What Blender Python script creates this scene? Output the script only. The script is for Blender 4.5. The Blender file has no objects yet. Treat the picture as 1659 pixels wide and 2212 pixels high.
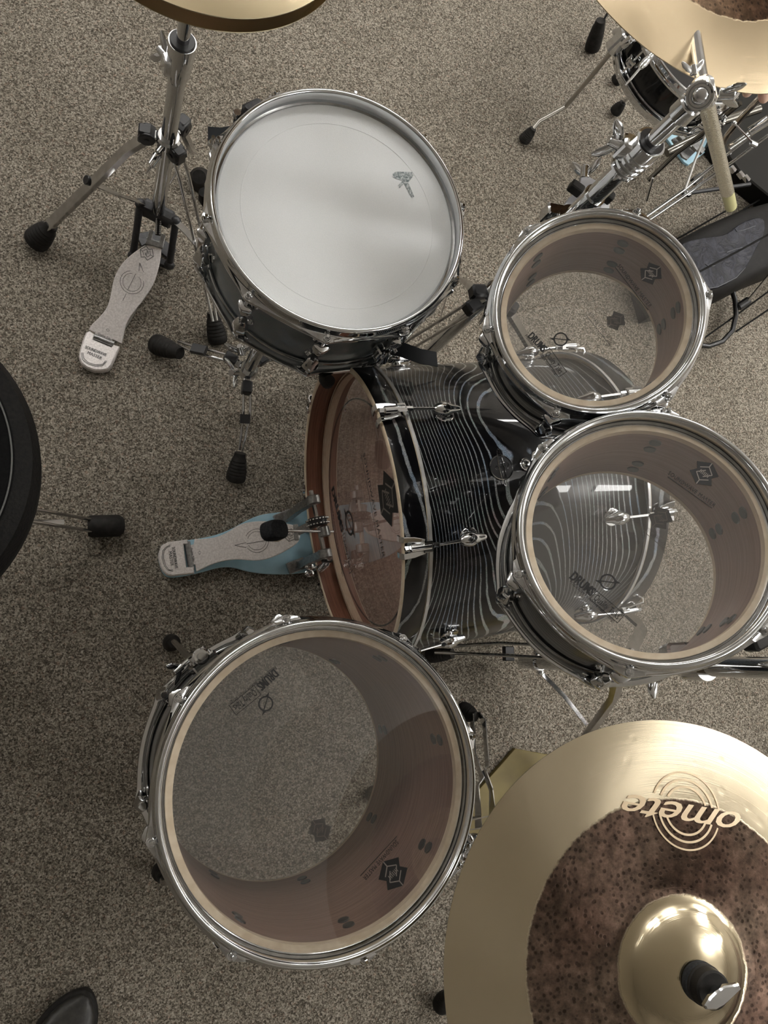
import bpy, math, random
from mathutils import Vector as V, Matrix
random.seed(4)
PI = math.pi
C = bpy.context.scene.collection
sc = bpy.context.scene
# ------------------------------------------------------------------ camera model
FPX, CX, CY, H = 1654.35, 829.5, 1106.0, 1.575
RX = V((0.9444267, -0.05891885, -0.3233988)); RY = V((0.0, 0.9838061, -0.17923605)); RZ = V((0.32872209, 0.16927531, 0.92913274))
CR = Matrix((RX, RY, RZ))
O = V((0, 0, H))
def ray(px, py): return CR @ V((px - CX, CY - py, -FPX))
def at(px, py, z):
    d = ray(px, py); return O + d * ((z - H) / d.z)
def onpl(px, py, c, n):
    d = ray(px, py); return O + d * ((V(c) - O).dot(n) / d.dot(n))
def proj(p):
    q = CR.transposed() @ (V(p) - O); return (CX + FPX * q.x / -q.z, CY - FPX * q.y / -q.z)
def onpole(p0, p1, px, py):      # parameter point on the segment whose picture is nearest the pixel
    best = None
    for i in range(401):
        t = -.2 + 1.4 * i / 400; p = V(p0).lerp(V(p1), t); q = proj(p); e = (q[0]-px)**2 + (q[1]-py)**2
        if best is None or e < best[0]: best = (e, p)
    return best[1]
cam = bpy.data.cameras.new('camera'); camo = bpy.data.objects.new('camera', cam); C.objects.link(camo)
cam.sensor_fit = 'VERTICAL'; cam.sensor_height = 36; cam.lens = FPX / 2212 * 36; cam.clip_start = .02
camo.matrix_world = Matrix.Translation(O) @ CR.to_4x4()
sc.camera = camo
# ------------------------------------------------------------------ materials
def nt(name):
    m = bpy.data.materials.new(name); m.use_nodes = True; t = m.node_tree; b = t.nodes['Principled BSDF']; return m, t, b
def N(t, typ, ins={}, **props):
    n = t.nodes.new(typ)
    for k, v in props.items(): setattr(n, k, v)
    for k, v in ins.items():
        if isinstance(v, bpy.types.NodeSocket): t.links.new(v, n.inputs[k])
        else: n.inputs[k].default_value = v
    return n
def simple(name, col, rough=.5, metal=0, **kw):
    m, t, b = nt(name); b.inputs['Base Color'].default_value = (*col, 1); b.inputs['Roughness'].default_value = rough; b.inputs['Metallic'].default_value = metal
    for k, v in kw.items(): b.inputs[k].default_value = v
    return m
def ramp(t, fac, stops, interp='LINEAR'):
    r = N(t, 'ShaderNodeValToRGB', {'Fac': fac}); cr = r.color_ramp; cr.interpolation = interp
    while len(cr.elements) < len(stops): cr.elements.new(.5)
    for e, (p, c) in zip(cr.elements, stops): e.position = p; e.color = (*c, 1) if len(c) == 3 else c
    return r.outputs['Color']
def math_(t, op, a, b=None, c=None, clamp=False):
    ins = {0: a}
    if b is not None: ins[1] = b
    if c is not None: ins[2] = c
    n = N(t, 'ShaderNodeMath', ins, operation=op); n.use_clamp = clamp; return n.outputs[0]
def noisy(name, c0, c1, scale, rough=.5, metal=0, bump=0, detail=3, sc3=(1,1,1), r2=None, lo=.35, hi=.65):
    m, t, b = nt(name); co = N(t, 'ShaderNodeTexCoord').outputs['Object']
    mp = N(t, 'ShaderNodeMapping', {'Vector': co, 'Scale': sc3}).outputs[0]
    no = N(t, 'ShaderNodeTexNoise', {'Vector': mp, 'Scale': scale, 'Detail': detail}).outputs['Fac']
    t.links.new(ramp(t, no, [(lo, c0), (hi, c1)]), b.inputs['Base Color'])
    b.inputs['Metallic'].default_value = metal; b.inputs['Roughness'].default_value = rough
    if r2 is not None: t.links.new(N(t, 'ShaderNodeMapRange', {'Value': no, 'From Min': .3, 'From Max': .7, 'To Min': rough, 'To Max': r2}).outputs[0], b.inputs['Roughness'])
    if bump: t.links.new(N(t, 'ShaderNodeBump', {'Height': no, 'Strength': bump, 'Distance': .002}).outputs[0], b.inputs['Normal'])
    return m
CHROME = simple('chrome', (.66, .67, .68), .06, 1)
CHROME_S = noisy('brushed_chrome', (.52, .52, .52), (.62, .62, .62), 60, .09, 1, r2=.15)
RUBBER = noisy('black_rubber', (.012, .011, .010), (.022, .020, .018), 90, .6, bump=.2)
BLACKP = simple('black_plastic', (.016, .016, .017), .38)
BLACKM = noisy('black_cast', (.018, .018, .02), (.03, .03, .032), 200, .42, bump=.15)
STRAP = simple('black_strap', (.015, .017, .02), .6)
PRINT = simple('black_print', (.012, .012, .012), .5)
PRINTG = simple('grey_print', (.06, .06, .065), .4)
LINEG = simple('pale_line_print', (.22, .19, .17), .5)
SILVERP = noisy('silver_print', (.13, .17, .18), (.66, .70, .71), 420, .35, .25)
PEDAL = noisy('cast_aluminium', (.68, .64, .62), (.86, .82, .80), 300, .36, .45, bump=.12)
PEDALD = noisy('dark_cast_aluminium', (.25, .25, .25), (.36, .36, .35), 200, .34, .9, bump=.1)
ENGR = simple('engraving', (.10, .10, .10), .5, .5)
BLUE = noisy('pale_blue_paint', (.34, .55, .66), (.40, .61, .71), 40, .3)
GOLD = noisy('mustard_gold_sheet', (.12, .088, .022), (.17, .128, .034), 12, .5, .1)
FELT = noisy('charcoal_felt', (.02, .022, .025), (.036, .038, .042), 300, .8, bump=.4)
SKIN = simple('skin', (.62, .38, .29), .5, **{'Subsurface Weight': .1})
MAPLE = noisy('maple_edge', (.68, .55, .39), (.80, .68, .52), 22, .45, sc3=(3, 3, 30))
def grain(name, cols, zs, rough=.5, ns=5):
    m, t, b = nt(name); co = N(t, 'ShaderNodeTexCoord').outputs['Object']
    mp = N(t, 'ShaderNodeMapping', {'Vector': co, 'Scale': (1, 1, zs)}).outputs[0]
    no = N(t, 'ShaderNodeTexNoise', {'Vector': mp, 'Scale': ns, 'Detail': 6, 'Roughness': .65}).outputs['Fac']
    t.links.new(ramp(t, no, [(.28 + .44 * i / (len(cols) - 1), c) for i, c in enumerate(cols)]), b.inputs['Base Color'])
    b.inputs['Roughness'].default_value = rough; return m
INNER = grain('walnut_inner_ply', [(.15, .080, .058), (.32, .20, .155), (.20, .115, .085), (.42, .28, .225)], 60, .45)
HOOPIN = grain('reddish_hoop_wood', [(.09, .032, .018), (.24, .105, .062), (.15, .058, .034), (.33, .165, .10)], 40, .38)
def wrap(name, K, amp, dens, glow=1.0, m_=.62, zc=.10, Lz=.235, base=(.004, .004, .005), linecol=1.0, nsc=3.0, thr=.80):
    m, t, b = nt(name); co = N(t, 'ShaderNodeTexCoord').outputs['Object']
    sep = N(t, 'ShaderNodeSeparateXYZ', {0: co})
    z = sep.outputs[2]
    n1 = N(t, 'ShaderNodeTexNoise', {'Vector': co, 'Scale': nsc, 'Detail': 1.2, 'Roughness': .35}).outputs['Fac']
    n2 = N(t, 'ShaderNodeTexNoise', {'Vector': co, 'Scale': 45.0, 'Detail': 2}).outputs['Fac']
    zw = math_(t, 'MULTIPLY', math_(t, 'SINE', math_(t, 'MULTIPLY', math_(t, 'SUBTRACT', z, zc), 2*PI/Lz)), m_*Lz/(2*PI))
    f = math_(t, 'ADD', math_(t, 'MULTIPLY', z, K), math_(t, 'MULTIPLY', n1, amp))
    f = math_(t, 'ADD', f, math_(t, 'MULTIPLY', zw, K))
    f = math_(t, 'ADD', f, math_(t, 'MULTIPLY', n2, .22))
    fr = math_(t, 'FRACT', f)
    tri = math_(t, 'ABSOLUTE', math_(t, 'SUBTRACT', math_(t, 'MULTIPLY', fr, 2), 1))
    n3 = N(t, 'ShaderNodeTexNoise', {'Vector': co, 'Scale': 900.0, 'Detail': 1}).outputs['Fac']
    n4 = N(t, 'ShaderNodeTexNoise', {'Vector': co, 'Scale': 7.0, 'Detail': 1}).outputs['Fac']
    tt = math_(t, 'ADD', tri, math_(t, 'MULTIPLY', math_(t, 'SUBTRACT', n4, .5), .34))
    msk = N(t, 'ShaderNodeMapRange', {'Value': tt, 'From Min': thr, 'From Max': thr + .07}).outputs[0]
    msk = math_(t, 'MULTIPLY', msk, N(t, 'ShaderNodeMapRange', {'Value': n3, 'From Min': .36, 'From Max': .56, 'To Min': .35}).outputs[0], clamp=True)
    hue = N(t, 'ShaderNodeTexNoise', {'Vector': co, 'Scale': 14.0, 'Detail': 2}).outputs['Fac']
    L = linecol
    col = ramp(t, hue, [(.30, (.22*L, .21*L, .24*L)), (.42, (.16*L, .21*L, .27*L)), (.5, (.26*L, .265*L, .265*L)), (.6, (.20*L, .25*L, .24*L)), (.7, (.30*L, .26*L, .27*L))])
    mx = N(t, 'ShaderNodeMix', {'Factor': msk}, data_type='RGBA'); mx.inputs[6].default_value = (*base, 1); t.links.new(col, mx.inputs[7])
    t.links.new(mx.outputs[2], b.inputs['Base Color'])
    b.inputs['Roughness'].default_value = .3; b.inputs['Coat Weight'].default_value = glow*.7; b.inputs['Coat Roughness'].default_value = .03; b.inputs['Specular IOR Level'].default_value = .12
    return m
WRAPH = wrap('black_grain_lacquer_sparse', 34, 5.0, 9, 1.0, linecol=1.5, nsc=3.4, thr=.80)
WRAP = wrap('black_grain_lacquer', 92, 21.0, 9, 1.0, linecol=1.7, nsc=3.2, thr=.78)
WRAPT = wrap('black_grain_lacquer_fine', 80, 5.0, 9, 1.0, linecol=.45, nsc=2.4, thr=.8)
WRAPS = wrap('charcoal_ribbed_lacquer', 330, 3.0, 9, 1.0, base=(.11, .125, .132), linecol=.8, thr=.55)
def film(name, haze=.03, k=1.9):
    m = bpy.data.materials.new(name); m.use_nodes = True; t = m.node_tree; t.nodes.clear()
    fr = N(t, 'ShaderNodeFresnel', {'IOR': 1.5}).outputs[0]
    fac = math_(t, 'MULTIPLY', fr, k, clamp=True)
    tr = N(t, 'ShaderNodeBsdfTransparent', {'Color': (.93, .93, .925, 1)}).outputs[0]
    df = N(t, 'ShaderNodeBsdfDiffuse', {'Color': (.75, .74, .72, 1)}).outputs[0]
    gl = N(t, 'ShaderNodeBsdfGlossy', {'Roughness': .035, 'Color': (.95, .95, .95, 1)}).outputs[0]
    a = N(t, 'ShaderNodeMixShader', {0: haze, 1: tr, 2: df}).outputs[0]
    b = N(t, 'ShaderNodeMixShader', {0: fac, 1: a, 2: gl}).outputs[0]
    o = N(t, 'ShaderNodeOutputMaterial', {'Surface': b}); return m
FILM = film('clear_head_film', .055); FILMB = film('clear_bass_head_film', .02, 2.2)  # clear head haze raised to stand in for the reflected ceiling
HEADW = noisy('white_coated_head', (.84, .865, .87), (.88, .90, .905), 700, .5, bump=.15)
BLACKH = simple('black_head', (.012, .011, .010), .45)
VINYL = noisy('black_vinyl', (.006, .006, .006), (.011, .010, .009), 250, .55, bump=.3)
VINYLS = noisy('black_velour', (.004, .004, .004), (.007, .007, .007), 400, .8)
THREAD = simple('grey_thread', (.09, .09, .085), .7)
WHITEP = simple('off_white_plastic', (.8, .8, .76), .3)
KNURL = noisy('knurled_steel', (.68, .66, .58), (.86, .84, .72), 500, .16, 1, bump=.35)
def cymbal_mat(name, outer, inner, bell, r_in, r_bell, rough=.27):
    m, t, b = nt(name); co = N(t, 'ShaderNodeTexCoord').outputs['Object']
    s = N(t, 'ShaderNodeSeparateXYZ', {0: co}); xy = N(t, 'ShaderNodeCombineXYZ', {0: s.outputs[0], 1: s.outputs[1]}).outputs[0]
    r = N(t, 'ShaderNodeVectorMath', {0: xy}, operation='LENGTH').outputs['Value']
    nn = N(t, 'ShaderNodeTexNoise', {'Vector': co, 'Scale': 70.0, 'Detail': 5, 'Roughness': .7}).outputs['Fac']
    nb = N(t, 'ShaderNodeTexNoise', {'Vector': co, 'Scale': 9.0, 'Detail': 4}).outputs['Fac']
    rr = math_(t, 'ADD', r, math_(t, 'MULTIPLY', math_(t, 'SUBTRACT', nn, .5), .008))
    inn = N(t, 'ShaderNodeMapRange', {'Value': rr, 'From Min': r_in - .0012, 'From Max': r_in + .0012, 'To Min': 1, 'To Max': 0}).outputs[0]
    bel = N(t, 'ShaderNodeMapRange', {'Value': rr, 'From Min': r_bell - .0015, 'From Max': r_bell + .0015, 'To Min': 1, 'To Max': 0}).outputs[0]
    inn = math_(t, 'SUBTRACT', inn, bel, clamp=True)
    vo = N(t, 'ShaderNodeTexVoronoi', {'Vector': co, 'Scale': 150.0, 'Randomness': .8}).outputs['Distance']
    dots = N(t, 'ShaderNodeMapRange', {'Value': vo, 'From Min': .22, 'From Max': .36, 'To Min': .5, 'To Max': 1}).outputs[0]
    ic = ramp(t, nn, [(.36, tuple(c * .55 for c in inner)), (.52, inner), (.68, tuple(min(1, c * 1.7) for c in inner))])
    ic = N(t, 'ShaderNodeVectorMath', {0: ic, 'Scale': dots}, operation='SCALE').outputs[0]
    ic2 = N(t, 'ShaderNodeMix', {'Factor': N(t, 'ShaderNodeMapRange', {'Value': nb, 'From Min': .4, 'From Max': .65}).outputs[0]}, data_type='RGBA')
    t.links.new(ic, ic2.inputs[6]); t.links.new(N(t, 'ShaderNodeVectorMath', {0: ic, 1: (1.0, .88, .90)}, operation='MULTIPLY').outputs[0], ic2.inputs[7])
    oc = N(t, 'ShaderNodeMix', {'Factor': bel}, data_type='RGBA'); oc.inputs[6].default_value = (*outer, 1); oc.inputs[7].default_value = (*bell, 1)
    fc = N(t, 'ShaderNodeMix', {'Factor': inn}, data_type='RGBA'); t.links.new(oc.outputs[2], fc.inputs[6]); t.links.new(ic2.outputs[2], fc.inputs[7])
    t.links.new(fc.outputs[2], b.inputs['Base Color'])
    b.inputs['Metallic'].default_value = 1
    rr_ = N(t, 'ShaderNodeMapRange', {'Value': inn, 'To Min': rough, 'To Max': .55}).outputs[0]
    t.links.new(math_(t, 'SUBTRACT', rr_, math_(t, 'MULTIPLY', bel, rough - .10)), b.inputs['Roughness'])
    t.links.new(N(t, 'ShaderNodeMapRange', {'Value': bel, 'To Min': .95, 'To Max': .2}).outputs[0], b.inputs['Anisotropic'])
    t.links.new(N(t, 'ShaderNodeTangent', direction_type='RADIAL', axis='Z').outputs[0], b.inputs['Tangent'])
    gro = N(t, 'ShaderNodeTexNoise', {'W': r, 'Scale': 900.0, 'Detail': 2}, noise_dimensions='1D').outputs['Fac']
    ham = N(t, 'ShaderNodeTexVoronoi', {'Vector': co, 'Scale': 30.0}, feature='SMOOTH_F1').outputs['Distance']
    dim = N(t, 'ShaderNodeMapRange', {'Value': N(t, 'ShaderNodeTexVoronoi', {'Vector': co, 'Scale': 48.0, 'Randomness': 1.0}).outputs['Distance'], 'From Min': .12, 'From Max': .24}).outputs[0]
    hgt = math_(t, 'ADD', math_(t, 'ADD', math_(t, 'MULTIPLY', gro, .09), math_(t, 'MULTIPLY', dim, .16)), math_(t, 'ADD', math_(t, 'MULTIPLY', ham, .35), math_(t, 'MULTIPLY', math_(t, 'MULTIPLY', dots, inn), .5)))
    t.links.new(N(t, 'ShaderNodeBump', {'Height': hgt, 'Strength': .32, 'Distance': .002}).outputs[0], b.inputs['Normal'])
    return m
CYM = cymbal_mat('two_tone_bronze', (.55, .475, .345), (.135, .098, .072), (.66, .57, .40), .170, .0735)
CYMR = cymbal_mat('two_tone_bronze_light', (.60, .485, .325), (.17, .112, .07), (.66, .57, .40), .1638, .05)
CYMH = cymbal_mat('hammered_bronze', (.64, .54, .36), (.60, .54, .46), (.6, .5, .35), .143, .04, .24)
# carpet
m, t, b = nt('flecked_carpet'); CARPET = m
co = N(t, 'ShaderNodeTexCoord').outputs['Object']
wob = N(t, 'ShaderNodeTexNoise', {'Vector': co, 'Scale': 60.0, 'Detail': 1}).outputs['Color']
cw = N(t, 'ShaderNodeMix', {'Factor': .010}, data_type='VECTOR'); t.links.new(co, cw.inputs[4]); t.links.new(wob, cw.inputs[5])
n1 = N(t, 'ShaderNodeTexNoise', {'Vector': cw.outputs[1], 'Scale': 400.0, 'Detail': 2.0, 'Roughness': .6}).outputs['Fac']
vo = N(t, 'ShaderNodeTexVoronoi', {'Vector': co, 'Scale': 330.0, 'Randomness': 1.0})
vc = N(t, 'ShaderNodeSeparateColor', {0: vo.outputs['Color']}).outputs[0]
n2 = N(t, 'ShaderNodeTexNoise', {'Vector': co, 'Scale': 3.0, 'Detail': 3}).outputs['Fac']
mixf = math_(t, 'ADD', math_(t, 'MULTIPLY', n1, .75), math_(t, 'MULTIPLY', vc, .30))
colr = ramp(t, mixf, [(.26, (.030, .026, .020)), (.42, (.095, .084, .067)), (.53, (.180, .162, .132)), (.64, (.285, .260, .218)), (.78, (.44, .405, .35))])
tint = ramp(t, n2, [(.35, (.92, .90, .87)), (.65, (1.08, 1.06, 1.04))])
red = N(t, 'ShaderNodeTexNoise', {'Vector': co, 'Scale': 120.0, 'Detail': 1}).outputs['Fac']
redc = ramp(t, red, [(.62, (1, 1, 1)), (.72, (1.07, .92, .88))])
c2 = N(t, 'ShaderNodeVectorMath', {0: colr, 1: tint}, operation='MULTIPLY').outputs[0]
c3 = N(t, 'ShaderNodeVectorMath', {0: c2, 1: redc}, operation='MULTIPLY').outputs[0]
t.links.new(c3, b.inputs['Base Color']); b.inputs['Roughness'].default_value = .95; b.inputs['Specular IOR Level'].default_value = .15
t.links.new(N(t, 'ShaderNodeBump', {'Height': mixf, 'Strength': .65, 'Distance': .004}).outputs[0], b.inputs['Normal'])
VINYLS.node_tree.nodes['Principled BSDF'].inputs['Roughness'].default_value = 1
for m_ in (RUBBER, VINYL, VINYLS, FELT, STRAP, BLACKH): m_.node_tree.nodes['Principled BSDF'].inputs['Specular IOR Level'].default_value = .2
SKIN.node_tree.nodes['Principled BSDF'].inputs['Base Color'].default_value = (.74, .50, .40, 1)
for m_ in (VINYL, VINYLS): m_.node_tree.nodes['Principled BSDF'].inputs['Specular IOR Level'].default_value = .06
# ------------------------------------------------------------------ mesh helper
W = {}
def frame(z, x=None):
    z = V(z).normalized(); x = V(x) if x is not None else V((1, 0, 0))
    if abs(x.normalized().dot(z)) > .97: x = V((0, 1, 0))
    x = (x - z * x.dot(z)).normalized(); y = z.cross(x); return Matrix((x, y, z)).transposed()
class MB:
    def __init__(s): s.v = []; s.f = []; s.mi = []
    def add(s, vs, fs, mi=0):
        o = len(s.v); s.v += [V(p) for p in vs]; s.f += [tuple(i + o for i in f) for f in fs]; s.mi += [mi] * len(fs); return s
    def box(s, c, sz, R=None, mi=0, ch=.0):
        c = V(c); R = R or Matrix.Identity(3); x, y, z = [a / 2 for a in sz]; h = ch or min(sz) * .12
        h = min(h, min(sz) * .3)
        o = []
        for zz, k in ((-z, h), (-z + h, 0), (z - h, 0), (z, h)):
            xx, yy = x - k, y - k; q = h if k == 0 else h * .6
            o.append([(-xx + q, -yy, zz), (xx - q, -yy, zz), (xx, -yy + q, zz), (xx, yy - q, zz), (xx - q, yy, zz), (-xx + q, yy, zz), (-xx, yy - q, zz), (-xx, -yy + q, zz)])
        vs = [c + R @ V(p) for r in o for p in r]; fs = [tuple(range(7, -1, -1)), tuple(range(24, 32))]
        for k in range(3):
            for i in range(8): j = (i + 1) % 8; fs.append((k*8+i, k*8+j, k*8+8+j, k*8+8+i))
        return s.add(vs, fs, mi)
    def sweep(s, pts, rad, seg=10, sect=None, up=None, caps=True, closed=False, mi=0):
        pts = [V(p) for p in pts]; n = len(pts); rad = rad if isinstance(rad, (list, tuple)) else [rad] * n
        sect = sect or [(math.cos(2*PI*i/seg), math.sin(2*PI*i/seg)) for i in range(seg)]; m = len(sect)
        T = []
        for i in range(n):
            a = pts[(i-1) % n] if closed or i else pts[0]; b_ = pts[(i+1) % n] if closed or i < n-1 else pts[-1]; T.append((b_-a).normalized())
        u = V(up) if up is not None else (V((0, 0, 1)) if abs(T[0].z) < .9 else V((1, 0, 0)))
        vs = []
        for i in range(n):
            u2 = (V(up) if up is not None else u); u2 = (u2 - T[i] * u2.dot(T[i]))
            if u2.length < 1e-5: u2 = u
            u = u2.normalized(); w = T[i].cross(u)
            for a, b_ in sect: vs.append(pts[i] + (w * a + u * b_) * rad[i])
        fs = []
        for i in range(n if closed else n-1):
            k = (i + 1) % n
            for j in range(m): l = (j+1) % m; fs.append((i*m+j, i*m+l, k*m+l, k*m+j))
        if caps and not closed: fs += [tuple(range(m-1, -1, -1)), tuple((n-1)*m + j for j in range(m))]
        return s.add(vs, fs, mi)
    def bar(s, pts, w, th, up=None, mi=0):      # flat bar: width w across, thickness th along up
        a, b_ = w/2, th/2; c = min(a, b_)*.35
        return s.sweep(pts, 1.0, sect=[(-a+c, -b_), (a-c, -b_), (a, -b_+c), (a, b_-c), (a-c, b_), (-a+c, b_), (-a, b_-c), (-a, -b_+c)], up=up, mi=mi)
    def channel(s, pts, w, d, th=.0015, up=None, mi=0):   # open U section
        a = w/2
        return s.sweep(pts, 1.0, sect=[(-a, -d), (-a+th, -d), (-a+th, -th), (a-th, -th), (a-th, -d), (a, -d), (a, 0), (-a, 0)], up=up, mi=mi)
    def cyl(s, p0, p1, r0, r1=None, seg=20, mi=0, ch=0):
        p0, p1 = V(p0), V(p1); r1 = r0 if r1 is None else r1
        if ch:
            d = (p1-p0).normalized()*ch; return s.sweep([p0, p0+d, p1-d, p1], [r0-ch, r0, r1, r1-ch], seg, mi=mi)
        return s.sweep([p0, p1], [r0, r1], seg, mi=mi)
    def lathe(s, prof, seg=48, M=None, closed=False, mis=None):   # prof (r,z)
        M = M or Matrix.Identity(4); m = len(prof); vs = []; 
        for i in range(seg):
            a = 2*PI*i/seg; vs += [M @ V((r*math.cos(a), r*math.sin(a), z)) for r, z in prof]
        o = len(s.v); s.v += vs
        for i in range(seg):
            k = (i+1) % seg
            for j in range(m if closed else m-1):
                l = (j+1) % m
                if prof[j][0] < 1e-7 and prof[l][0] < 1e-7: continue
                if prof[j][0] < 1e-7: f = (i*m+j, k*m+l, i*m+l)
                elif prof[l][0] < 1e-7: f = (i*m+j, k*m+j, i*m+l)
                else: f = (i*m+j, k*m+j, k*m+l, i*m+l)
                s.f.append(tuple(q+o for q in f)); s.mi.append(mis[j] if mis else 0)
        return s
    def ell(s, c, r, R=None, nu=14, nv=9, mi=0, pw=1):
        c = V(c); R = R or Matrix.Identity(3); vs = [c + R @ V((0, 0, -r[2]))]; fs = []
        for j in range(1, nv):
            p = -PI/2 + PI*j/nv
            for i in range(nu):
                a = 2*PI*i/nu; vs.append(c + R @ V((r[0]*math.cos(p)*math.cos(a), r[1]*math.cos(p)*math.sin(a), r[2]*math.sin(p))))
        vs.append(c + R @ V((0, 0, r[2]))); e = len(vs)-1
        for i in range(nu):
            k = (i+1) % nu; fs.append((0, 1+k, 1+i)); fs.append((e, 1+(nv-2)*nu+i, 1+(nv-2)*nu+k))
            for j in range(nv-2): a = 1+j*nu; fs.append((a+i, a+k, a+nu+k, a+nu+i))
        return s.add(vs, fs, mi)
    def prism(s, pts, n, th, mi=0, ch=0):     # planar outline (3-D points), extruded th along -n
        pts = [V(p) for p in pts]; n = V(n).normalized(); m = len(pts)
        nn = V((0, 0, 0))
        for i in range(m): nn += pts[i].cross(pts[(i+1) % m])
        if nn.dot(n) < 0: pts = pts[::-1]
        c = sum(pts, V((0, 0, 0))) / m
        if ch:
            ins = []
            for i in range(m):
                a, b_, d = pts[i-1], pts[i], pts[(i+1) % m]; e1 = n.cross((b_-a).normalized()); e2 = n.cross((d-b_).normalized()); q = (e1+e2)
                ins.append(b_ + (q.normalized() if q.length > 1e-6 else e1) * ch)
            rings = [ins, [p - n*ch for p in pts], [p - n*th for p in pts]]
        else: rings = [pts, [p - n*th for p in pts]]
        vs = [p for r in rings for p in r]; k = len(rings); fs = [tuple(range(m)), tuple(range(k*m-1, (k-1)*m-1, -1))]
        for r in range(k-1):
            for i in range(m): j = (i+1) % m; fs.append((r*m+i, (r+1)*m+i, (r+1)*m+j, r*m+j))
        return s.add(vs, fs, mi)
    def build(s, name, mat, parent=None, local=False, ang=35, bevel=0):
        vs = s.v
        if parent is not None and not local:
            inv = W[parent.name].inverted(); vs = [inv @ p for p in vs]
        me = bpy.data.meshes.new(name); me.from_pydata([tuple(p) for p in vs], [], s.f)
        for mt in (mat if isinstance(mat, (list, tuple)) else [mat]): me.materials.append(mt)
        me.polygons.foreach_set('material_index', s.mi)
        me.polygons.foreach_set('use_smooth', [True]*len(s.f))
        me.validate(); me.update(); me.set_sharp_from_angle(angle=math.radians(ang))
        o = bpy.data.objects.new(name, me); C.objects.link(o)
        if parent is not None: o.parent = parent
        W[o.name] = W[parent.name].copy() if parent is not None else Matrix.Identity(4)
        if bevel:
            bm_ = o.modifiers.new('bevel', 'BEVEL'); bm_.width = bevel; bm_.segments = 2; bm_.limit_method = 'ANGLE'
        return o
def tag(o, label=None, cat=None, group=None, kind=None):
    if label: o['label'] = label
    if cat: o['category'] = cat
    if group: o['group'] = group
    if kind: o['kind'] = kind
    return o
def thing(name, label, cat, loc=(0, 0, 0), R=None, group=None):
    o = bpy.data.objects.new(name, None); C.objects.link(o); o.empty_display_size = .05
    M = Matrix.Translation(V(loc)) @ (R.to_4x4() if R is not None else Matrix.Identity(4)); o.matrix_world = M; W[o.name] = M
    return tag(o, label, cat, group)
def inst(o, parent, M, name=None):      # copy of a local part placed by M under parent
    c = o.copy(); C.objects.link(c); c.parent = parent; c.matrix_basis = M; 
    for ch in o.children:
        d = ch.copy(); C.objects.link(d); d.parent = c
    return c
def rotz(a): return Matrix.Rotation(a, 4, 'Z')
# ------------------------------------------------------------------ lettering
_tc = {}
def glyphs(body, bold=0, shear=0, spacing=1):
    k = (body, bold, shear, spacing)
    if k in _tc: return _tc[k]
    cu = bpy.data.curves.new('t', 'FONT'); cu.body = body; cu.offset = bold; cu.shear = shear; cu.space_character = spacing; cu.resolution_u = 3; cu.fill_mode = 'FRONT'
    ob = bpy.data.objects.new('t', cu); C.objects.link(ob); bpy.context.view_layer.update()
    me = bpy.data.meshes.new_from_object(ob.evaluated_get(bpy.context.evaluated_depsgraph_get()))
    vs = [v.co.copy() for v in me.vertices]; fs = [tuple(p.vertices) for p in me.polygons]
    bpy.data.objects.remove(ob); bpy.data.curves.remove(cu); bpy.data.meshes.remove(me)
    x0 = min(v.x for v in vs); x1 = max(v.x for v in vs)
    vs = [V(((v.x-x0)/(x1-x0), v.y/.7, 0)) for v in vs]; _tc[k] = (vs, fs); return _tc[k]
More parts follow.
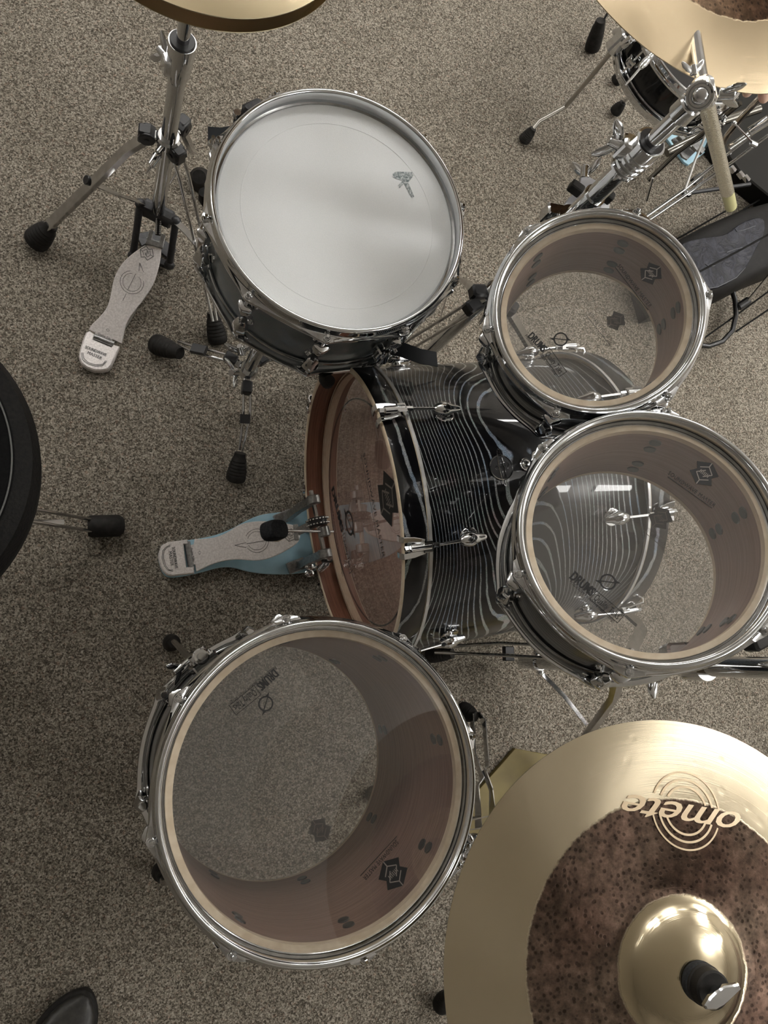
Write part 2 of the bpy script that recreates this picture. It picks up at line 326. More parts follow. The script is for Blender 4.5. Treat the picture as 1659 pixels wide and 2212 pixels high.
class Print:
    """flat print on plane (c,n): pixel-to-plane placement, shapes raised a hair"""
    def __init__(s, c, n, lift=.0004): s.c = V(c); s.n = V(n).normalized(); s.l = lift; s.mb = MB(); s.d = 1
    def P(s, px, py): return onpl(px, py, s.c, s.n)
    def axes(s, a, b_, flip=False):
        u = (b_-a).normalized(); v = s.n.cross(u); return u, (-v if flip else v)
    def text(s, body, p0, p1, h, flip=False, mi=0, fat=0, **k):
        a, b_ = s.P(*p0), s.P(*p1); u, v = s.axes(a, b_, flip); L = (b_-a).length; vs, fs = glyphs(body, **k)
        for e in ((-fat, 0, fat) if fat else (0,)): s.mb.add([a + u*(q.x*L*(1-2*fat) + (fat+e)*L) + v*(q.y*h) + s.n*s.l*(1+e*2) for q in vs], fs, mi)
        return s
    def seg(s, a, b_, w, mi=0, k=1.5):
        u = (b_-a).normalized(); v = s.n.cross(u)*(w/2); o = s.n*s.l*k; s.mb.add([a-v+o, b_-v+o, b_+v+o, a+v+o], [(0, 1, 2, 3)], mi)
    def line(s, p0, p1, w, mi=0): s.seg(s.P(*p0), s.P(*p1), w, mi); return s
    def poly(s, pts, mi=0, k=1.0):
        pts = [p + s.n*s.l*k for p in pts]; s.mb.add(pts, [tuple(range(len(pts)))], mi)
    def hexlogo(s, pc, dirpx, r, flip=False, mi=0, li=1, outline=False):
        c = s.P(*pc); a = s.P(pc[0]+dirpx[0], pc[1]+dirpx[1]); u, v = s.axes(c, a, flip); f = lambda x, y: c + u*x*r + v*y*r
        P_ = [(-1, .5), (0, 1.12), (1, .5), (.66, 0), (1, -.5), (0, -1.12), (-1, -.5), (-.66, 0)]
        w = r*.075
        if not outline: s.poly([f(*p) for p in P_], mi)
        else:
            for i in range(8): s.seg(f(*P_[i]), f(*P_[(i+1) % 8]), w*1.3, mi)
        for q in (((-.55, .25), (0, .68), (.55, .25), (.05, -.3)), ((.55, -.25), (0, -.68), (-.55, -.25), (-.05, .3))):
            for i in range(3): s.seg(f(*q[i]), f(*q[i+1]), w, li)
        s.seg(f(0, .68), f(0, 1.1), w, li); s.seg(f(0, -.68), f(0, -1.1), w, li)
        for x in (-.36, -.24, -.12, 0, .12, .24, .36): s.seg(f(x, -.16), f(x, .16), w*.7, li)
        return s
    def circlogo(s, pc, dirpx, r, w=.18, flip=False, mi=0):
        c = s.P(*pc); a = s.P(pc[0]+dirpx[0], pc[1]+dirpx[1]); u, v = s.axes(c, a, flip); n = 40; f = lambda t_, q: c + (u*math.cos(t_) + v*math.sin(t_))*r*q + s.n*s.l
        vs = []; 
        for i in range(n): vs += [f(2*PI*i/n, 1), f(2*PI*i/n, 1-w)]
        s.mb.add(vs, [(2*i, (2*i+2) % (2*n), (2*i+3) % (2*n), 2*i+1) for i in range(n)], mi)
        s.seg(c - u*r*1.1, c + u*r*1.1, r*w*.6, mi)
        for sg in (1, -1): s.poly([c + u*r*sg*1.55, c + u*r*sg*.9 + v*r*sg*.35, c + u*r*sg*.9 - v*r*sg*.05], mi)
        return s
    def arc(s, pc, r, w, a0, a1, dirpx=(1, 0), mi=0, n=40):
        c = s.P(*pc); a = s.P(pc[0]+dirpx[0], pc[1]+dirpx[1]); u, v = s.axes(c, a); vs = []
        for i in range(n+1):
            t_ = a0 + (a1-a0)*i/n; e = u*math.cos(t_) + v*math.sin(t_); vs += [c + e*(r+w/2) + s.n*s.l, c + e*(r-w/2) + s.n*s.l]
        s.mb.add(vs, [(2*i, 2*i+2, 2*i+3, 2*i+1) for i in range(n)], mi); return s
    def build(s, name, mats, parent):
        return s.mb.build(name, mats, parent)
# ------------------------------------------------------------------ hardware helpers
def foot(mb, tip, joint, r0=.019, r1=.0105, L=None, rings=True):
    tip, joint = V(tip), V(joint); d = joint-tip; L = L or d.length; R = frame(d); M = Matrix.Translation(tip) @ R.to_4x4()
    p = [(0, 0), (r0*.75, 0), (r0*.95, L*.06), (r0, L*.16)]
    for i in range(5):
        z = L*(.24+.11*i); r = r0 + (r1-r0)*(((z/L)-.1)/.8)**1.9
        p += [(r, z), (r*(.965 if rings else 1), z+L*.02), (r*(.965 if rings else 1), z+L*.035), (r, z+L*.055)]
    p += [(r1*1.02, L*.86), (r1, L*.9), (r1*.9, L), (0, L)]
    return mb.lathe(p, 28, M)
def wing(mb, p, axis, span, s=.02, hub=True):
    """wing nut: hub along axis, two petals spreading along span"""
    p = V(p); R = frame(axis, span); a = R @ V((0, 0, 1)); x = R @ V((1, 0, 0)); y = R @ V((0, 1, 0))
    mb.cyl(p, p + a*s*.9, s*.36, s*.30, 16, ch=s*.05)
    for sg in (1, -1):
        pts = [p + a*s*.35 + x*sg*s*.2, p + a*s*.6 + x*sg*s*.6, p + a*s*.95 + x*sg*s*1.0, p + a*s*1.25 + x*sg*s*1.25]
        mb.sweep(pts, [s*.26, s*.33, s*.30, s*.10], sect=[(math.cos(2*PI*i/12)*.42, math.sin(2*PI*i/12)) for i in range(12)], up=a)
    return mb
def leg(parent, pts, style='double', w=.017, r=.0027, foot_r=(.019, .0105), flen=.06, up=(0, 0, 1), ftip=None, mat=None, bracket=None, clamp=True):
    pts = [V(p) for p in pts]; mb = MB(); up = V(up)
    a, b_ = pts[-2], pts[-1]; d = (b_-a).normalized(); n = d.cross(up).normalized()
    if style == 'double':
        for sg in (1, -1):
            q = []
            for i, p in enumerate(pts):
                k = w/2 if i < len(pts)-1 else w*.22
                q.append(p + n*sg*k)
            mb.sweep(q, r, 10)
        if len(pts) >= 3 and clamp:
            m_ = pts[0].lerp(pts[1], .65)
    elif style == 'channel': mb.channel(pts, w, w*.55, up=up)
    elif style == 'flat': mb.bar(pts, w, .003, up=up)
    else: mb.sweep(pts, r, 12)
    o = mb.build('leg', mat or CHROME_S, parent)
    tip = V(ftip) if ftip is not None else b_ + d*flen*.75
    if tip.z < .004: tip.z = .004
    fb = MB(); foot(fb, tip, tip - d*flen, *foot_r); fo = fb.build('rubber_foot', RUBBER, o)
    lo = min((v.co.z for v in fo.data.vertices)) + W[o.name].translation.z
    if lo < .0005:
        for v in fo.data.vertices:
            if v.co.z + W[o.name].translation.z < .001: v.co.z = .001 - W[o.name].translation.z
    return o
def joint_block(mb, p, d, s=.02):
    R = frame(V((0, 0, 1)), d); mb.box(p, (s*1.5, s, s*1.25), R)
    return mb
# ================================================================== SETTING
def slab(name, c, s, mat):
    return tag(MB().box(c, s, ch=.002).build(name, mat), kind='structure')
slab('floor', (.6, .6, -.03), (11, 11, .06), CARPET)
CEIL = noisy('ceiling_tile', (.80, .79, .77), (.86, .85, .83), 60, .9)
WALL = noisy('wall_paint', (.50, .475, .44), (.58, .55, .51), 3, .8)
slab('ceiling', (.6, .6, 3.14), (11, 11, .06), CEIL)
slab('wall_left', (-4.93, .6, 1.54), (.06, 11, 3.14), WALL); slab('wall_right', (6.13, .6, 1.54), (.06, 11, 3.14), WALL)
slab('wall_back', (.6, 6.13, 1.54), (11, .06, 3.14), WALL); slab('wall_front', (.6, -4.93, 1.54), (11, .06, 3.14), WALL)
EM = bpy.data.materials.new('lamp_diffuser'); EM.use_nodes = True; t = EM.node_tree; b = t.nodes['Principled BSDF']
b.inputs['Base Color'].default_value = (.9, .9, .9, 1); b.inputs['Emission Color'].default_value = (1, .985, .96, 1); b.inputs['Emission Strength'].default_value = 21
WHITE = simple('white_metal', (.8, .8, .8), .4)
LAMPS = [(2.75, .42, 'beyond the larger rack tom'), (3.95, 2.15, 'over the second kit'), (1.0, 3.3, 'beyond the snare drum'), (2.9, -1.75, 'right of the huge two-tone cymbal'),
         (-1.0, 2.9, 'over the hi-hat side'), (4.6, .42, 'nearest the right wall'), (3.0, 4.6, 'nearest the back wall'), (4.7, 2.6, 'in the right back corner'), (-3.3, 2.4, 'nearest the left wall')]
for x, y, w_ in LAMPS:
    L_ = thing('ceiling_light', 'long white hanging light box ' + w_, 'ceiling light', (x, y, 2.72), None, 'hanging light boxes')
    MB().box((0, 0, 0), (1.22, .24, .05), ch=.01).build('diffuser', EM, L_, local=True)
    for sx in (1, -1): MB().box((sx*.62, 0, 0), (.02, .25, .06)).build('end_cap', WHITE, L_, local=True); MB().cyl((sx*.45, 0, .02), (sx*.45, 0, .39), .004, seg=8).build('hanger', WHITE, L_, local=True)
# ================================================================== DRUMS
def hoop_mesh(ri, nl, phase, ear, h=.020, flip=False, seg=240, earw=.020, die=True):
    vs = []; prof_n = 12
    for i in range(seg):
        a = 2*PI*i/seg; e = 0
        for k in range(nl):
            d = (a - phase - 2*PI*k/nl + PI) % (2*PI) - PI; x = d*ri
            e = max(e, math.exp(-(x/(earw*.62))**2)*.55 + .45*max(0, 1-abs(x)/(earw*3.2))**1.7)
        e *= ear
        P = [(ri, -.006), (ri, h-.004), (ri+.0012, h-.001), (ri+.0035, h), (ri+.0065, h-.0008), (ri+.0082, h-.0042), (ri+.0088, h*.45),
             (ri+.0105+e*.25, h*.22), (ri+.0125+e, .002), (ri+.013+e, -.002), (ri+.012+e, -.0055), (ri+.004, -.007)]
        for r_, z_ in P: vs.append(V((r_*math.cos(a), r_*math.sin(a), -z_ if flip else z_)))
    fs = []
    for i in range(seg):
        k = (i+1) % seg
        for j in range(prof_n):
            l = (j+1) % prof_n; f = (i*prof_n+j, k*prof_n+j, k*prof_n+l, i*prof_n+l); fs.append(f if not flip else f[::-1])
    return vs, fs
def lug_mb(rs, z, L=.034, style='tulip'):
    mb = MB(); c = V((rs+.0165, 0, z))
    if style == 'tulip':
        n = 20; prof = [(0, -L/2), (.0055, -L/2), (.008, -L*.42), (.0098, -L*.2), (.0115, L*.05), (.0125, L*.32), (.0118, L*.44), (.008, L*.5), (0, L*.5)]
        vs = []; fs = []; m = len(prof)
        for i in range(n):
            a = 2*PI*i/n; k = 1 + .07*math.cos(5*a)*1
            vs += [c + V((r_*k*math.cos(a), r_*k*math.sin(a), zz)) for r_, zz in prof]
        for i in range(n):
            k = (i+1) % n
            for j in range(m-1): fs.append((i*m+j, k*m+j, k*m+j+1, i*m+j+1))
        mb.add(vs, fs)
        mb.box((rs+.004, 0, z), (.012, .015, L*.8)); mb.cyl((rs-.0005, 0, z), (rs+.003, 0, z), .0125, seg=20)
    return mb
def drum(name, label, c, n, R, depth, nl, phase, wall=.0075, ear=.0085, hoopz=.006, wrapm=WRAPT, headm=FILM, inner=INNER, lugz=.045, cat='drum', spots=True, hh=.017, bh=None, edge=.0085, lugL=.034):
    F = frame(n, (1, 0, 0)); T_ = thing(name, label, cat, V(c) - F.col[2]*depth, F)
    ph = math.radians(phase); d = depth
    sh = MB(); ro = R; ri = R - wall
    sh.lathe([(ro, 0), (ro, d-.003), (ro-.001, d-.0005), (ri-.001, d-.0002), (ri-.0012, d-.006), (ri-.0015, d-.010), (ri-.0015, .010), (ri-.001, 0), (ro, 0)], 128, mis=[0, 1, 1, 1, 1, 2, 1, 1])
    s_ = sh.build('shell', [wrapm, MAPLE, inner], T_, local=True, ang=50)
    for nm, z, fl in (('batter_hoop', d+hoopz-.004, False), ('resonant_hoop', -hoopz+.004, True)):
        vs, fs = hoop_mesh(R+.0045, nl, ph, ear, hh, fl); hb = MB(); hb.add(vs, fs); h_ = hb.build(nm, CHROME, T_, local=True, ang=60)
        for v in h_.data.vertices: v.co.z += z
    hd = MB(); hd.lathe([(0, d+.0012), (R*.5, d+.0012), (R-.0065, d+.0012), (R-.0045, d+.0011), (R-.001, d+.0002), (R+.0015, d-.003), (R+.003, d-.006)], 96); hd.build('batter_head', headm, T_, local=True)
    hd = MB(); hd.lathe([(0, -.0012), (R*.5, -.0012), (R-.0065, -.0012), (R-.0045, -.0011), (R-.001, -.0002), (R+.0015, .003), (R+.003, .006)], 96); hd.build('resonant_head', bh or FILM, T_, local=True)
    # head collar (metal rim ring of the head)
    for nm, z in (('head_rim', d-.005), ('head_rim', .005)):
        MB().sweep([V(((R+.0035)*math.cos(2*PI*i/96), (R+.0035)*math.sin(2*PI*i/96), z)) for i in range(96)], .0022, 6, closed=True).build(nm, BLACKP if False else CHROME_S, T_, local=True)
    re = R + .0045 + .0125 + ear - .0065
    rod = None; lug = None; spot = None
    for k in range(nl):
        a = ph + 2*PI*k/nl
        for sd in (1, -1):
            M = rotz(a) if sd == 1 else Matrix.Translation((0, 0, d)) @ rotz(a) @ Matrix.Rotation(PI, 4, 'X')
            if lug is None:
                lug = lug_mb(R, d-lugz, lugL).build('lug', CHROME, T_, local=True); lug.matrix_basis = M
                rb = MB(); zt = d+hoopz-.004+.001
                rb.cyl((re, 0, d-lugz), (re, 0, zt+.002), .0026, seg=12); rb.cyl((re, 0, zt), (re, 0, zt+.0022), .0068, seg=20, ch=.0006); rb.cyl((re, 0, zt+.002), (re, 0, zt+.006), .0048, seg=20, ch=.0008)
                rb.box((re, 0, zt+.009), (.0052, .0052, .007)); rod = rb.build('tension_rod', CHROME, T_, local=True); rod.matrix_basis = M
            else: inst(lug, T_, M); inst(rod, T_, M)
            if spots:
                for dz in (-.0115, .0115):
                    M2 = M @ Matrix.Translation((0, 0, dz))
                    if spot is None:
                        spot = MB().cyl((ri-.0034, 0, d-lugz), (ri-.001, 0, d-lugz), .0078, .0088, 18).build('lug_screw', BLACKP, T_, local=True); spot.matrix_basis = M2
                    else: inst(spot, T_, M2)
    return T_
# --- snare
SN_C, SN_N = V((.279, .635, H-1.0)), V((-.034, -.016, 1)).normalized()
snare = drum('snare_drum', 'large snare drum with white coated head and charcoal ribbed shell', SN_C, SN_N, .178, .140, 10, 12.8, wrapm=WRAPS, headm=HEADW, bh=HEADW, spots=False, ear=.0085, hh=.020, lugz=.040, lugL=.036)
pr = Print(SN_C + SN_N*.0014, SN_N)
# arrow-like silver emblem: an A with a bar and tail
def PX(l, pl): return [pl.P(400+x*.3918, 180+y*.3918) for x, y in l]
pr.poly(PX([(1143, 500), (1162, 487), (1250, 490), (1258, 510), (1232, 545), (1212, 548), (1180, 580), (1172, 565), (1200, 535), (1163, 527), (1145, 518)], pr))
pr.poly(PX([(1205, 550), (1230, 548), (1262, 625), (1250, 632), (1240, 618)], pr))
pr.build('printed_emblem', [SILVERP], snare)
Fs = frame(SN_N)
# raised ring mark on the head
MB().sweep([SN_C + SN_N*.0013 + Fs @ V((.146*math.cos(2*PI*i/90), .146*math.sin(2*PI*i/90), 0)) for i in range(90)], .0004, 6, closed=True).build('head_ring', HEADW, snare)
# throw-off (upper left) and butt plate with straps
def snare_pt(px, py, dz): return onpl(px, py, SN_C + SN_N*dz, SN_N)
def rad_dir(p): q = (p - SN_C); q -= SN_N*q.dot(SN_N); return q.normalized()
p = snare_pt(540, 247, -.045); rd = rad_dir(p); base = SN_C + rd*.178 - SN_N*.048; Rr = frame(SN_N, rd)
sv_ = Rr @ V((0, 1, 0)); sv_ = sv_ if sv_.x < 0 else -sv_
th = MB(); th.box(base + rd*.014, (.028, .038, .058), Rr); th.box(base + rd*.034 + SN_N*.006, (.016, .034, .046), Rr, ch=.004); th.box(base + rd*.022 + sv_*.026 - SN_N*.01, (.026, .016, .036), Rr)
tho = th.build('throw_off', BLACKM, snare)
lv = MB(); q = base + rd*.036 + sv_*.026; lv.cyl(q - SN_N*.02, q + SN_N*.016, .0042, seg=14, ch=.001); lv.cyl(q + SN_N*.014, q + SN_N*.024, .0065, seg=16, ch=.001); lv.build('throw_lever', CHROME, tho)
st = MB(); st.sweep([base + rd*.030 + sv_*.03 - SN_N*.02, base + rd*.040 + sv_*.045 - SN_N*.03, base + rd*.052 + sv_*.062 - SN_N*.032], 1.0, sect=[(-.016, -.0006), (.016, -.0006), (.016, .0006), (-.016, .0006)], up=SN_N); st.build('snare_strap', STRAP, snare)
lv = MB(); q = base + rd*.026 + sv_*.075 - SN_N*.02; lv.cyl(q, q + SN_N*.03, .003, seg=12); lv.cyl(q + SN_N*.008, q + SN_N*.018, .006, seg=14, ch=.001); lv.build('tension_knob', CHROME, snare)
p = snare_pt(845, 775, -.09); rd = rad_dir(p); base = SN_C + rd*.178 - SN_N*.09; Rr = frame(SN_N, rd)
bt = MB(); bt.box(base + rd*.010, (.020, .036, .026), Rr); 
for y_ in (-.013, .013): bt.cyl(base + rd*.02 + (Rr @ V((0, y_, 0))), base + rd*.025 + (Rr @ V((0, y_, 0))), .0035, seg=12)
bt.build('butt_plate', CHROME, snare)
st = MB(); sidev = (Rr @ V((0, 1, 0))); b0 = base - SN_N*.03 + sidev*.012; st.bar([b0, b0 + rd*.02 + sidev*.02 + SN_N*.012, b0 + rd*.045 + sidev*.045 + SN_N*.012, b0 + rd*.06 + sidev*.075], .026, .0012, up=SN_N); st.build('snare_strap', STRAP, snare)
# --- toms
T1C, T1N = V((.5845, .4454, H-.8156)), V((-.4419, -.1055, 1)).normalized()
tom1 = drum('rack_tom', 'small clear-headed rack tom with black shell, upper of the two', T1C, T1N, .127, .150, 6, 9.6, lugz=.040)
T2C, T2N = V((.6205, .1405, H-.7833)), V((-.3653, .1302, 1)).normalized()
tom2 = drum('rack_tom', 'larger clear-headed rack tom over the right end of the bass drum', T2C, T2N, .152, .1615, 6, 14.0, lugz=.042)
FTC, FTN = V((.2715, -.1719, H-1.0227)), V((.0107, .031, 1)).normalized()
floor_tom = drum('floor_tom', 'biggest clear-headed tom, standing on its own legs', FTC, FTN, .202, .335, 8, 14.1, lugz=.05, wall=.009, ear=.0085)
def prints(dr, c, n, depth, drums, prod, qual, boxw, circ, cdir, hexc, hexr, sm, uline, bhex, bsm, hs=(.0098, .004, .0075, .0052)):
    p = Print(c + n*.0013, n); u0 = drums
    p.text('DRUMS', drums[0], drums[1], hs[0], bold=.012, spacing=1.0, fat=.014); p.text('Quality Talks', qual[0], qual[1], hs[2], bold=.008, spacing=1.0)
    p.text('Produced by soundwave master design', prod[0], prod[1], hs[1], bold=.0)
    a, b_ = p.P(*qual[0]), p.P(*qual[1]); u, v = p.axes(a, b_); e = .003
    q = [a-u*e-v*e, b_+u*e-v*e, b_+u*e+v*(hs[2]+e*.8), a-u*e+v*(hs[2]+e*.8)]
    for i in range(4): p.seg(q[i], q[(i+1) % 4], .0007)
    p.circlogo(circ[0], cdir, circ[1], .2); p.build('printed_lettering', [PRINT], dr)
    p = Print(c + n*.0013, n); p.text('SOUNDWAVE MASTER', sm[0], sm[1], hs[3], bold=.0, spacing=1.1); p.line(uline[0], uline[1], .0009)
    p.hexlogo(hexc, (sm[1][0]-sm[0][0], sm[1][1]-sm[0][1]), hexr); p.build('printed_emblem', [PRINT, LINEG], dr)
    cb = c - n*depth; p = Print(cb - n*.0016, n, .0002); p.hexlogo(bhex, (bsm[1][0]-bsm[0][0], bsm[1][1]-bsm[0][1]), hexr, mi=0)
    p.text('SOUNDWAVE MASTER', bsm[1], bsm[0], hs[3], flip=True, bold=.0, spacing=1.1)
    aa, bb = p.P(*bsm[0]), p.P(*bsm[1]); uu, vv = p.axes(aa, bb); p.seg(aa - vv*.004, bb - vv*.004, .0009)
    p.build('resonant_emblem', [PRINTG, LINEG], dr)
prints(tom1, T1C, T1N, .150, ((1139, 727), (1172, 762)), ((1133, 726), (1201, 812)), ((1177, 765), (1208, 808)), 0, ((1211, 733), .0095), (60, 8), (1406, 591), .0140, ((1333, 575), (1402, 665)), ((1329, 578), (1400, 670)), (1330, 693), ((1270, 677), (1325, 746)))
prints(tom2, T2C, T2N, .1615, ((1229, 1248), (1276, 1289)), ((1230, 1257), (1325, 1345)), ((1281, 1294), (1333, 1338)), 0, ((1313, 1257), .0100), (60, 8), (1521, 1023), .0165, ((1442, 1024), (1542, 1096)), ((1442, 1030), (1538, 1098)), (1427, 1119), ((1395, 1145), (1437, 1180)), hs=(.0118, .0045, .0085, .0056))
prints(floor_tom, FTC, FTN, .335, ((591, 1444), (553, 1479)), ((593, 1438), (496, 1518)), ((548, 1488), (502, 1525)), 0, ((574, 1520), .0100), (-12, 40), (849, 1887), .0190, ((855, 1814), (783, 1895)), ((857, 1806), (778, 1892)), (691, 1793), ((705, 1738), (640, 1800)), hs=(.0118, .0048, .0095, .0062))
# floor tom legs with brackets
for px, py, kx, ky, nm, wdir in ((470, 1420, 372, 1390, 0, 1), (505, 2050, 440, 1975, 1, 1), (1000, 1800, 1010, 1860, 2, -1)):
    if nm == 0: rd = (onpl(455, 1410, FTC, FTN) - FTC)
    elif nm == 1: rd = (onpl(478, 2035, FTC, FTN) - FTC)
    else: rd = (onpl(1000, 1822, FTC, FTN) - FTC)
    rd = (rd - FTN*rd.dot(FTN)).normalized(); Rr = frame(FTN, rd); zb = -.150 if nm == 0 else -.16
    base = FTC + rd*.202 + FTN*zb; 
    mb = MB(); mb.box(base + rd*.010, (.020, .040, .062), Rr); mb.box(base + rd*.024, (.018, .030, .040), Rr); mb.cyl(base + rd*.024 - FTN*.03, base + rd*.024 + FTN*.034, .012, seg=22, ch=.002); 
    for s_ in (-1, 1): mb.cyl(base + rd*.019 + (Rr @ V((0, .013*s_, .024))), base + rd*.024 + (Rr @ V((0, .013*s_, .024))), .004, seg=14)
    br = mb.build('leg_bracket', CHROME, floor_tom)
    sv = Rr @ V((0, 1, 0)); wb = MB(); wb.cyl(base + rd*.03 + sv*.008, base + rd*.03 + sv*.03*(1 if nm != 2 else -1), .004, seg=12); wing(wb, base + rd*.03 + sv*.026*(1 if nm != 2 else -1), sv*(1 if nm != 2 else -1) + FTN*.2, rd + FTN, .017); wb.build('wing_nut', CHROME, br)
    lg = MB(); top = base + rd*.024 + FTN*(.045 if nm == 0 else .03); low = base + rd*.024; fz = V((low.x, low.y, .10)) ; k = V((0, 0, 0))
    if nm == 0: fo = at(372, 1388, .03)
    else: fo = V((low.x, low.y, 0)) + rd*.05; fo.z = .03
    ff = V((fo.x, fo.y, 0)); lp = [top, low, V((low.x, low.y, .22)), V((low.x, low.y, .18)).lerp(V((fo.x, fo.y, .14)), .5), V((fo.x, fo.y, .085)), V((fo.x, fo.y, .03))]
    lg.sweep(lp, .0055, 14); lo_ = lg.build('leg', CHROME_S, floor_tom)
    fb = MB(); foot(fb, (fo.x, fo.y, .001), (fo.x, fo.y, .05), .017, .010); fb.build('rubber_foot', RUBBER, lo_)
# --- bass drum
BC = V((.3754, .2386, H-1.2878)); BA = .1741; BX = V((math.cos(BA), math.sin(BA), 0)); BS = V((-math.sin(BA), math.cos(BA), 0)); BZ = V((0, 0, 1))
BR = Matrix((BS, BZ, BX)).transposed()      # local x = side, y = up, z = axis away from the player
if BR.determinant() < 0: BR = Matrix((-BS, BZ, BX)).transposed(); SGN = -1
else: SGN = 1
bass = thing('bass_drum', 'big black bass drum with silvery wavy grain lines lying on its side', 'drum', BC, BR)
BL = .488; HW = .042
for nm, z0, z1, fr in (('batter_hoop', 0, HW, 0), ('resonant_hoop', BL-HW, BL, 1)):
    mb = MB(); mb.lathe([(.2665, z0+.002), (.2665, z1-.002), (.2645, z1), (.2580, z1), (.2560, z1-.002), (.2560, z0+.002), (.2580, z0), (.2645, z0), (.2665, z0+.002)], 160, mis=[0, 1, 1, 1, 2, 1, 1, 1]); mb.build(nm, [WRAPH, MAPLE, HOOPIN], bass, local=True, ang=50)
for z0 in (HW-.0005, BL-HW-.0045):
    MB().lathe([(.2672, z0), (.2672, z0+.005), (.2635, z0+.005), (.2635, z0)], 160, closed=True).build('inlay_band', noisy('pearl_inlay', (.60, .60, .60), (.80, .80, .78), 30, .25, .4), bass, local=True)
mb = MB(); s0, s1 = HW-.004, BL-HW+.004
mb.lathe([(.2555, s0), (.2555, s1), (.2545, s1+.002), (.2480, s1+.002), (.2470, s1-.012), (.2470, s0+.012), (.2480, s0-.002), (.2545, s0-.002), (.2555, s0)], 160, mis=[0, 1, 1, 1, 2, 1, 1, 1]); mb.build('shell', [WRAP, MAPLE, INNER], bass, local=True, ang=50)
HDZ = HW - .008
MB().lathe([(0, HDZ), (.125, HDZ), (.244, HDZ), (.246, HDZ+.0001), (.2515, HDZ+.002), (.2556, HDZ+.008)], 128).build('batter_head', FILMB, bass, local=True)
MB().lathe([(0, BL-HDZ), (.125, BL-HDZ), (.246, BL-HDZ), (.2515, BL-HDZ-.002), (.2556, BL-HDZ-.008)], 128).build('resonant_head', FILMB, bass, local=True)
MB().sweep([V((.203*math.cos(2*PI*i/120), .203*math.sin(2*PI*i/120), HDZ+.0015)) for i in range(120)], .0016, 8, closed=True).build('damping_ring', BLACKP, bass, local=True)
# claws, rods and lugs
claw = rodb = lugb = None
for sd in (0, 1):
    for k in range(8):
        a = math.radians(20 + 45*k); a = a if SGN == 1 else PI - a
        M = rotz(a) if sd == 0 else Matrix.Translation((0, 0, BL)) @ rotz(a) @ Matrix.Rotation(PI, 4, 'X')
        if claw is None:
            cb = MB(); R0 = .2668
            for y_ in (-.0125, .0125):
                cb.bar([(R0-.012, y_, -.0035), (R0-.002, y_, -.0045), (R0+.0045, y_, -.001), (R0+.0055, y_*.9, .014), (R0+.007, y_*.55, .030)], .009, .0035, up=(0, 1, 0) if False else None)
            cb.box((R0+.009, 0, .034), (.012, .017, .016)); cb.cyl((R0+.010, 0, .006), (R0+.010, 0, .040), .0062, seg=18, ch=.0012); cb.cyl((R0+.010, 0, -.002), (R0+.010, 0, .006), .0042, seg=4)
            claw = cb.build('claw_hook', CHROME, bass, local=True); rb = MB(); rb.cyl((R0+.010, 0, .036), (R0+.004, 0, .105), .0026, seg=12); rb.cyl((R0+.010, 0, .036), (R0+.0085, 0, .052), .0042, seg=6)
            rodb = rb.build('tension_rod', CHROME, bass, local=True)
            lb = MB(); lb.cyl((.2548, 0, .112), (.258, 0, .112), .0155, seg=24, ch=.001)
            n_ = 24; prof = [(0, -.016), (.0045, -.016), (.0085, -.012), (.0115, -.003), (.0120, .003), (.0095, .010), (.0070, .017), (.0058, .024), (.0040, .029), (0, .031)]; c_ = V((.2695, 0, .106))
            lb.lathe(prof, 24, Matrix.Translation(c_) @ Matrix.Rotation(math.radians(-4), 4, 'Y')); lb.cyl((.257, 0, .108), (.266, 0, .108), .0105, .0085, seg=20)
            lugb = lb.build('lug', CHROME, bass, local=True); claw.matrix_basis = rodb.matrix_basis = lugb.matrix_basis = M
        else: inst(claw, bass, M); inst(rodb, bass, M); inst(lugb, bass, M)
# head prints
hc = BC + BX*(HDZ-.0006)
p = Print(hc, -BX); p.text('DRUMS', (716, 1058), (738, 1152), .020, bold=.012, spacing=1.0, fat=.014); p.text('Quality Talks', (741, 1162), (756, 1232), .013, bold=.008, spacing=1.0); p.text('Produced by soundwave master design', (712, 1065), (740, 1245), .006)
a, b_ = p.P(741, 1162), p.P(756, 1232); u, v = p.axes(a, b_)
q = [a-u*.005-v*.006, b_+u*.005-v*.006, b_+u*.005+v*.018, a-u*.005+v*.018]
for i in range(4): p.seg(q[i], q[(i+1) % 4], .0012)
p.circlogo((755, 1130), (-10, -28), .024, .2); p.build('printed_lettering', [PRINT], bass)
p = Print(hc, -BX); p.text('SOUNDWAVE MASTER', (784, 981), (827, 1205), .011, bold=.0, spacing=1.1); p.line((781, 982), (824, 1207), .0015); p.hexlogo((838, 1077), (38, 110), .042); p.build('printed_emblem', [PRINT, LINEG], bass)
# badge and mount plug on the shell
def oncyl(px, py, R):
    d = ray(px, py).normalized(); o = O - BC; vo = (d.dot(BS), d.z); oo = (o.dot(BS), o.z); A = vo[0]**2+vo[1]**2; Bq = 2*(vo[0]*oo[0]+vo[1]*oo[1]); Cq = oo[0]**2+oo[1]**2-R*R
    t_ = (-Bq - math.sqrt(Bq*Bq-4*A*Cq))/(2*A); p = O + d*t_; r_ = p - BC; nn = r_ - BX*r_.dot(BX); return p, nn.normalized()
p0, nn = oncyl(1083, 1010, .2555); Rb = frame(nn, BX)
bd = MB(); bd.cyl(p0 - nn*.0028, p0 + nn*.0014, .0205, seg=40, ch=.0006); bo = bd.build('badge', BLACKP, bass)
pr = Print(p0 + nn*.0014, nn); pr.arc((1083, 1010), .0192, .0014, 0, 2*PI, mi=0); pr.mb.sweep([p0 + nn*.002 + Rb @ V((.0045*math.cos(2*PI*i/40)*1.0, .030*math.sin(2*PI*i/40), 0)) for i in range(40)], .0006, 6, closed=True)
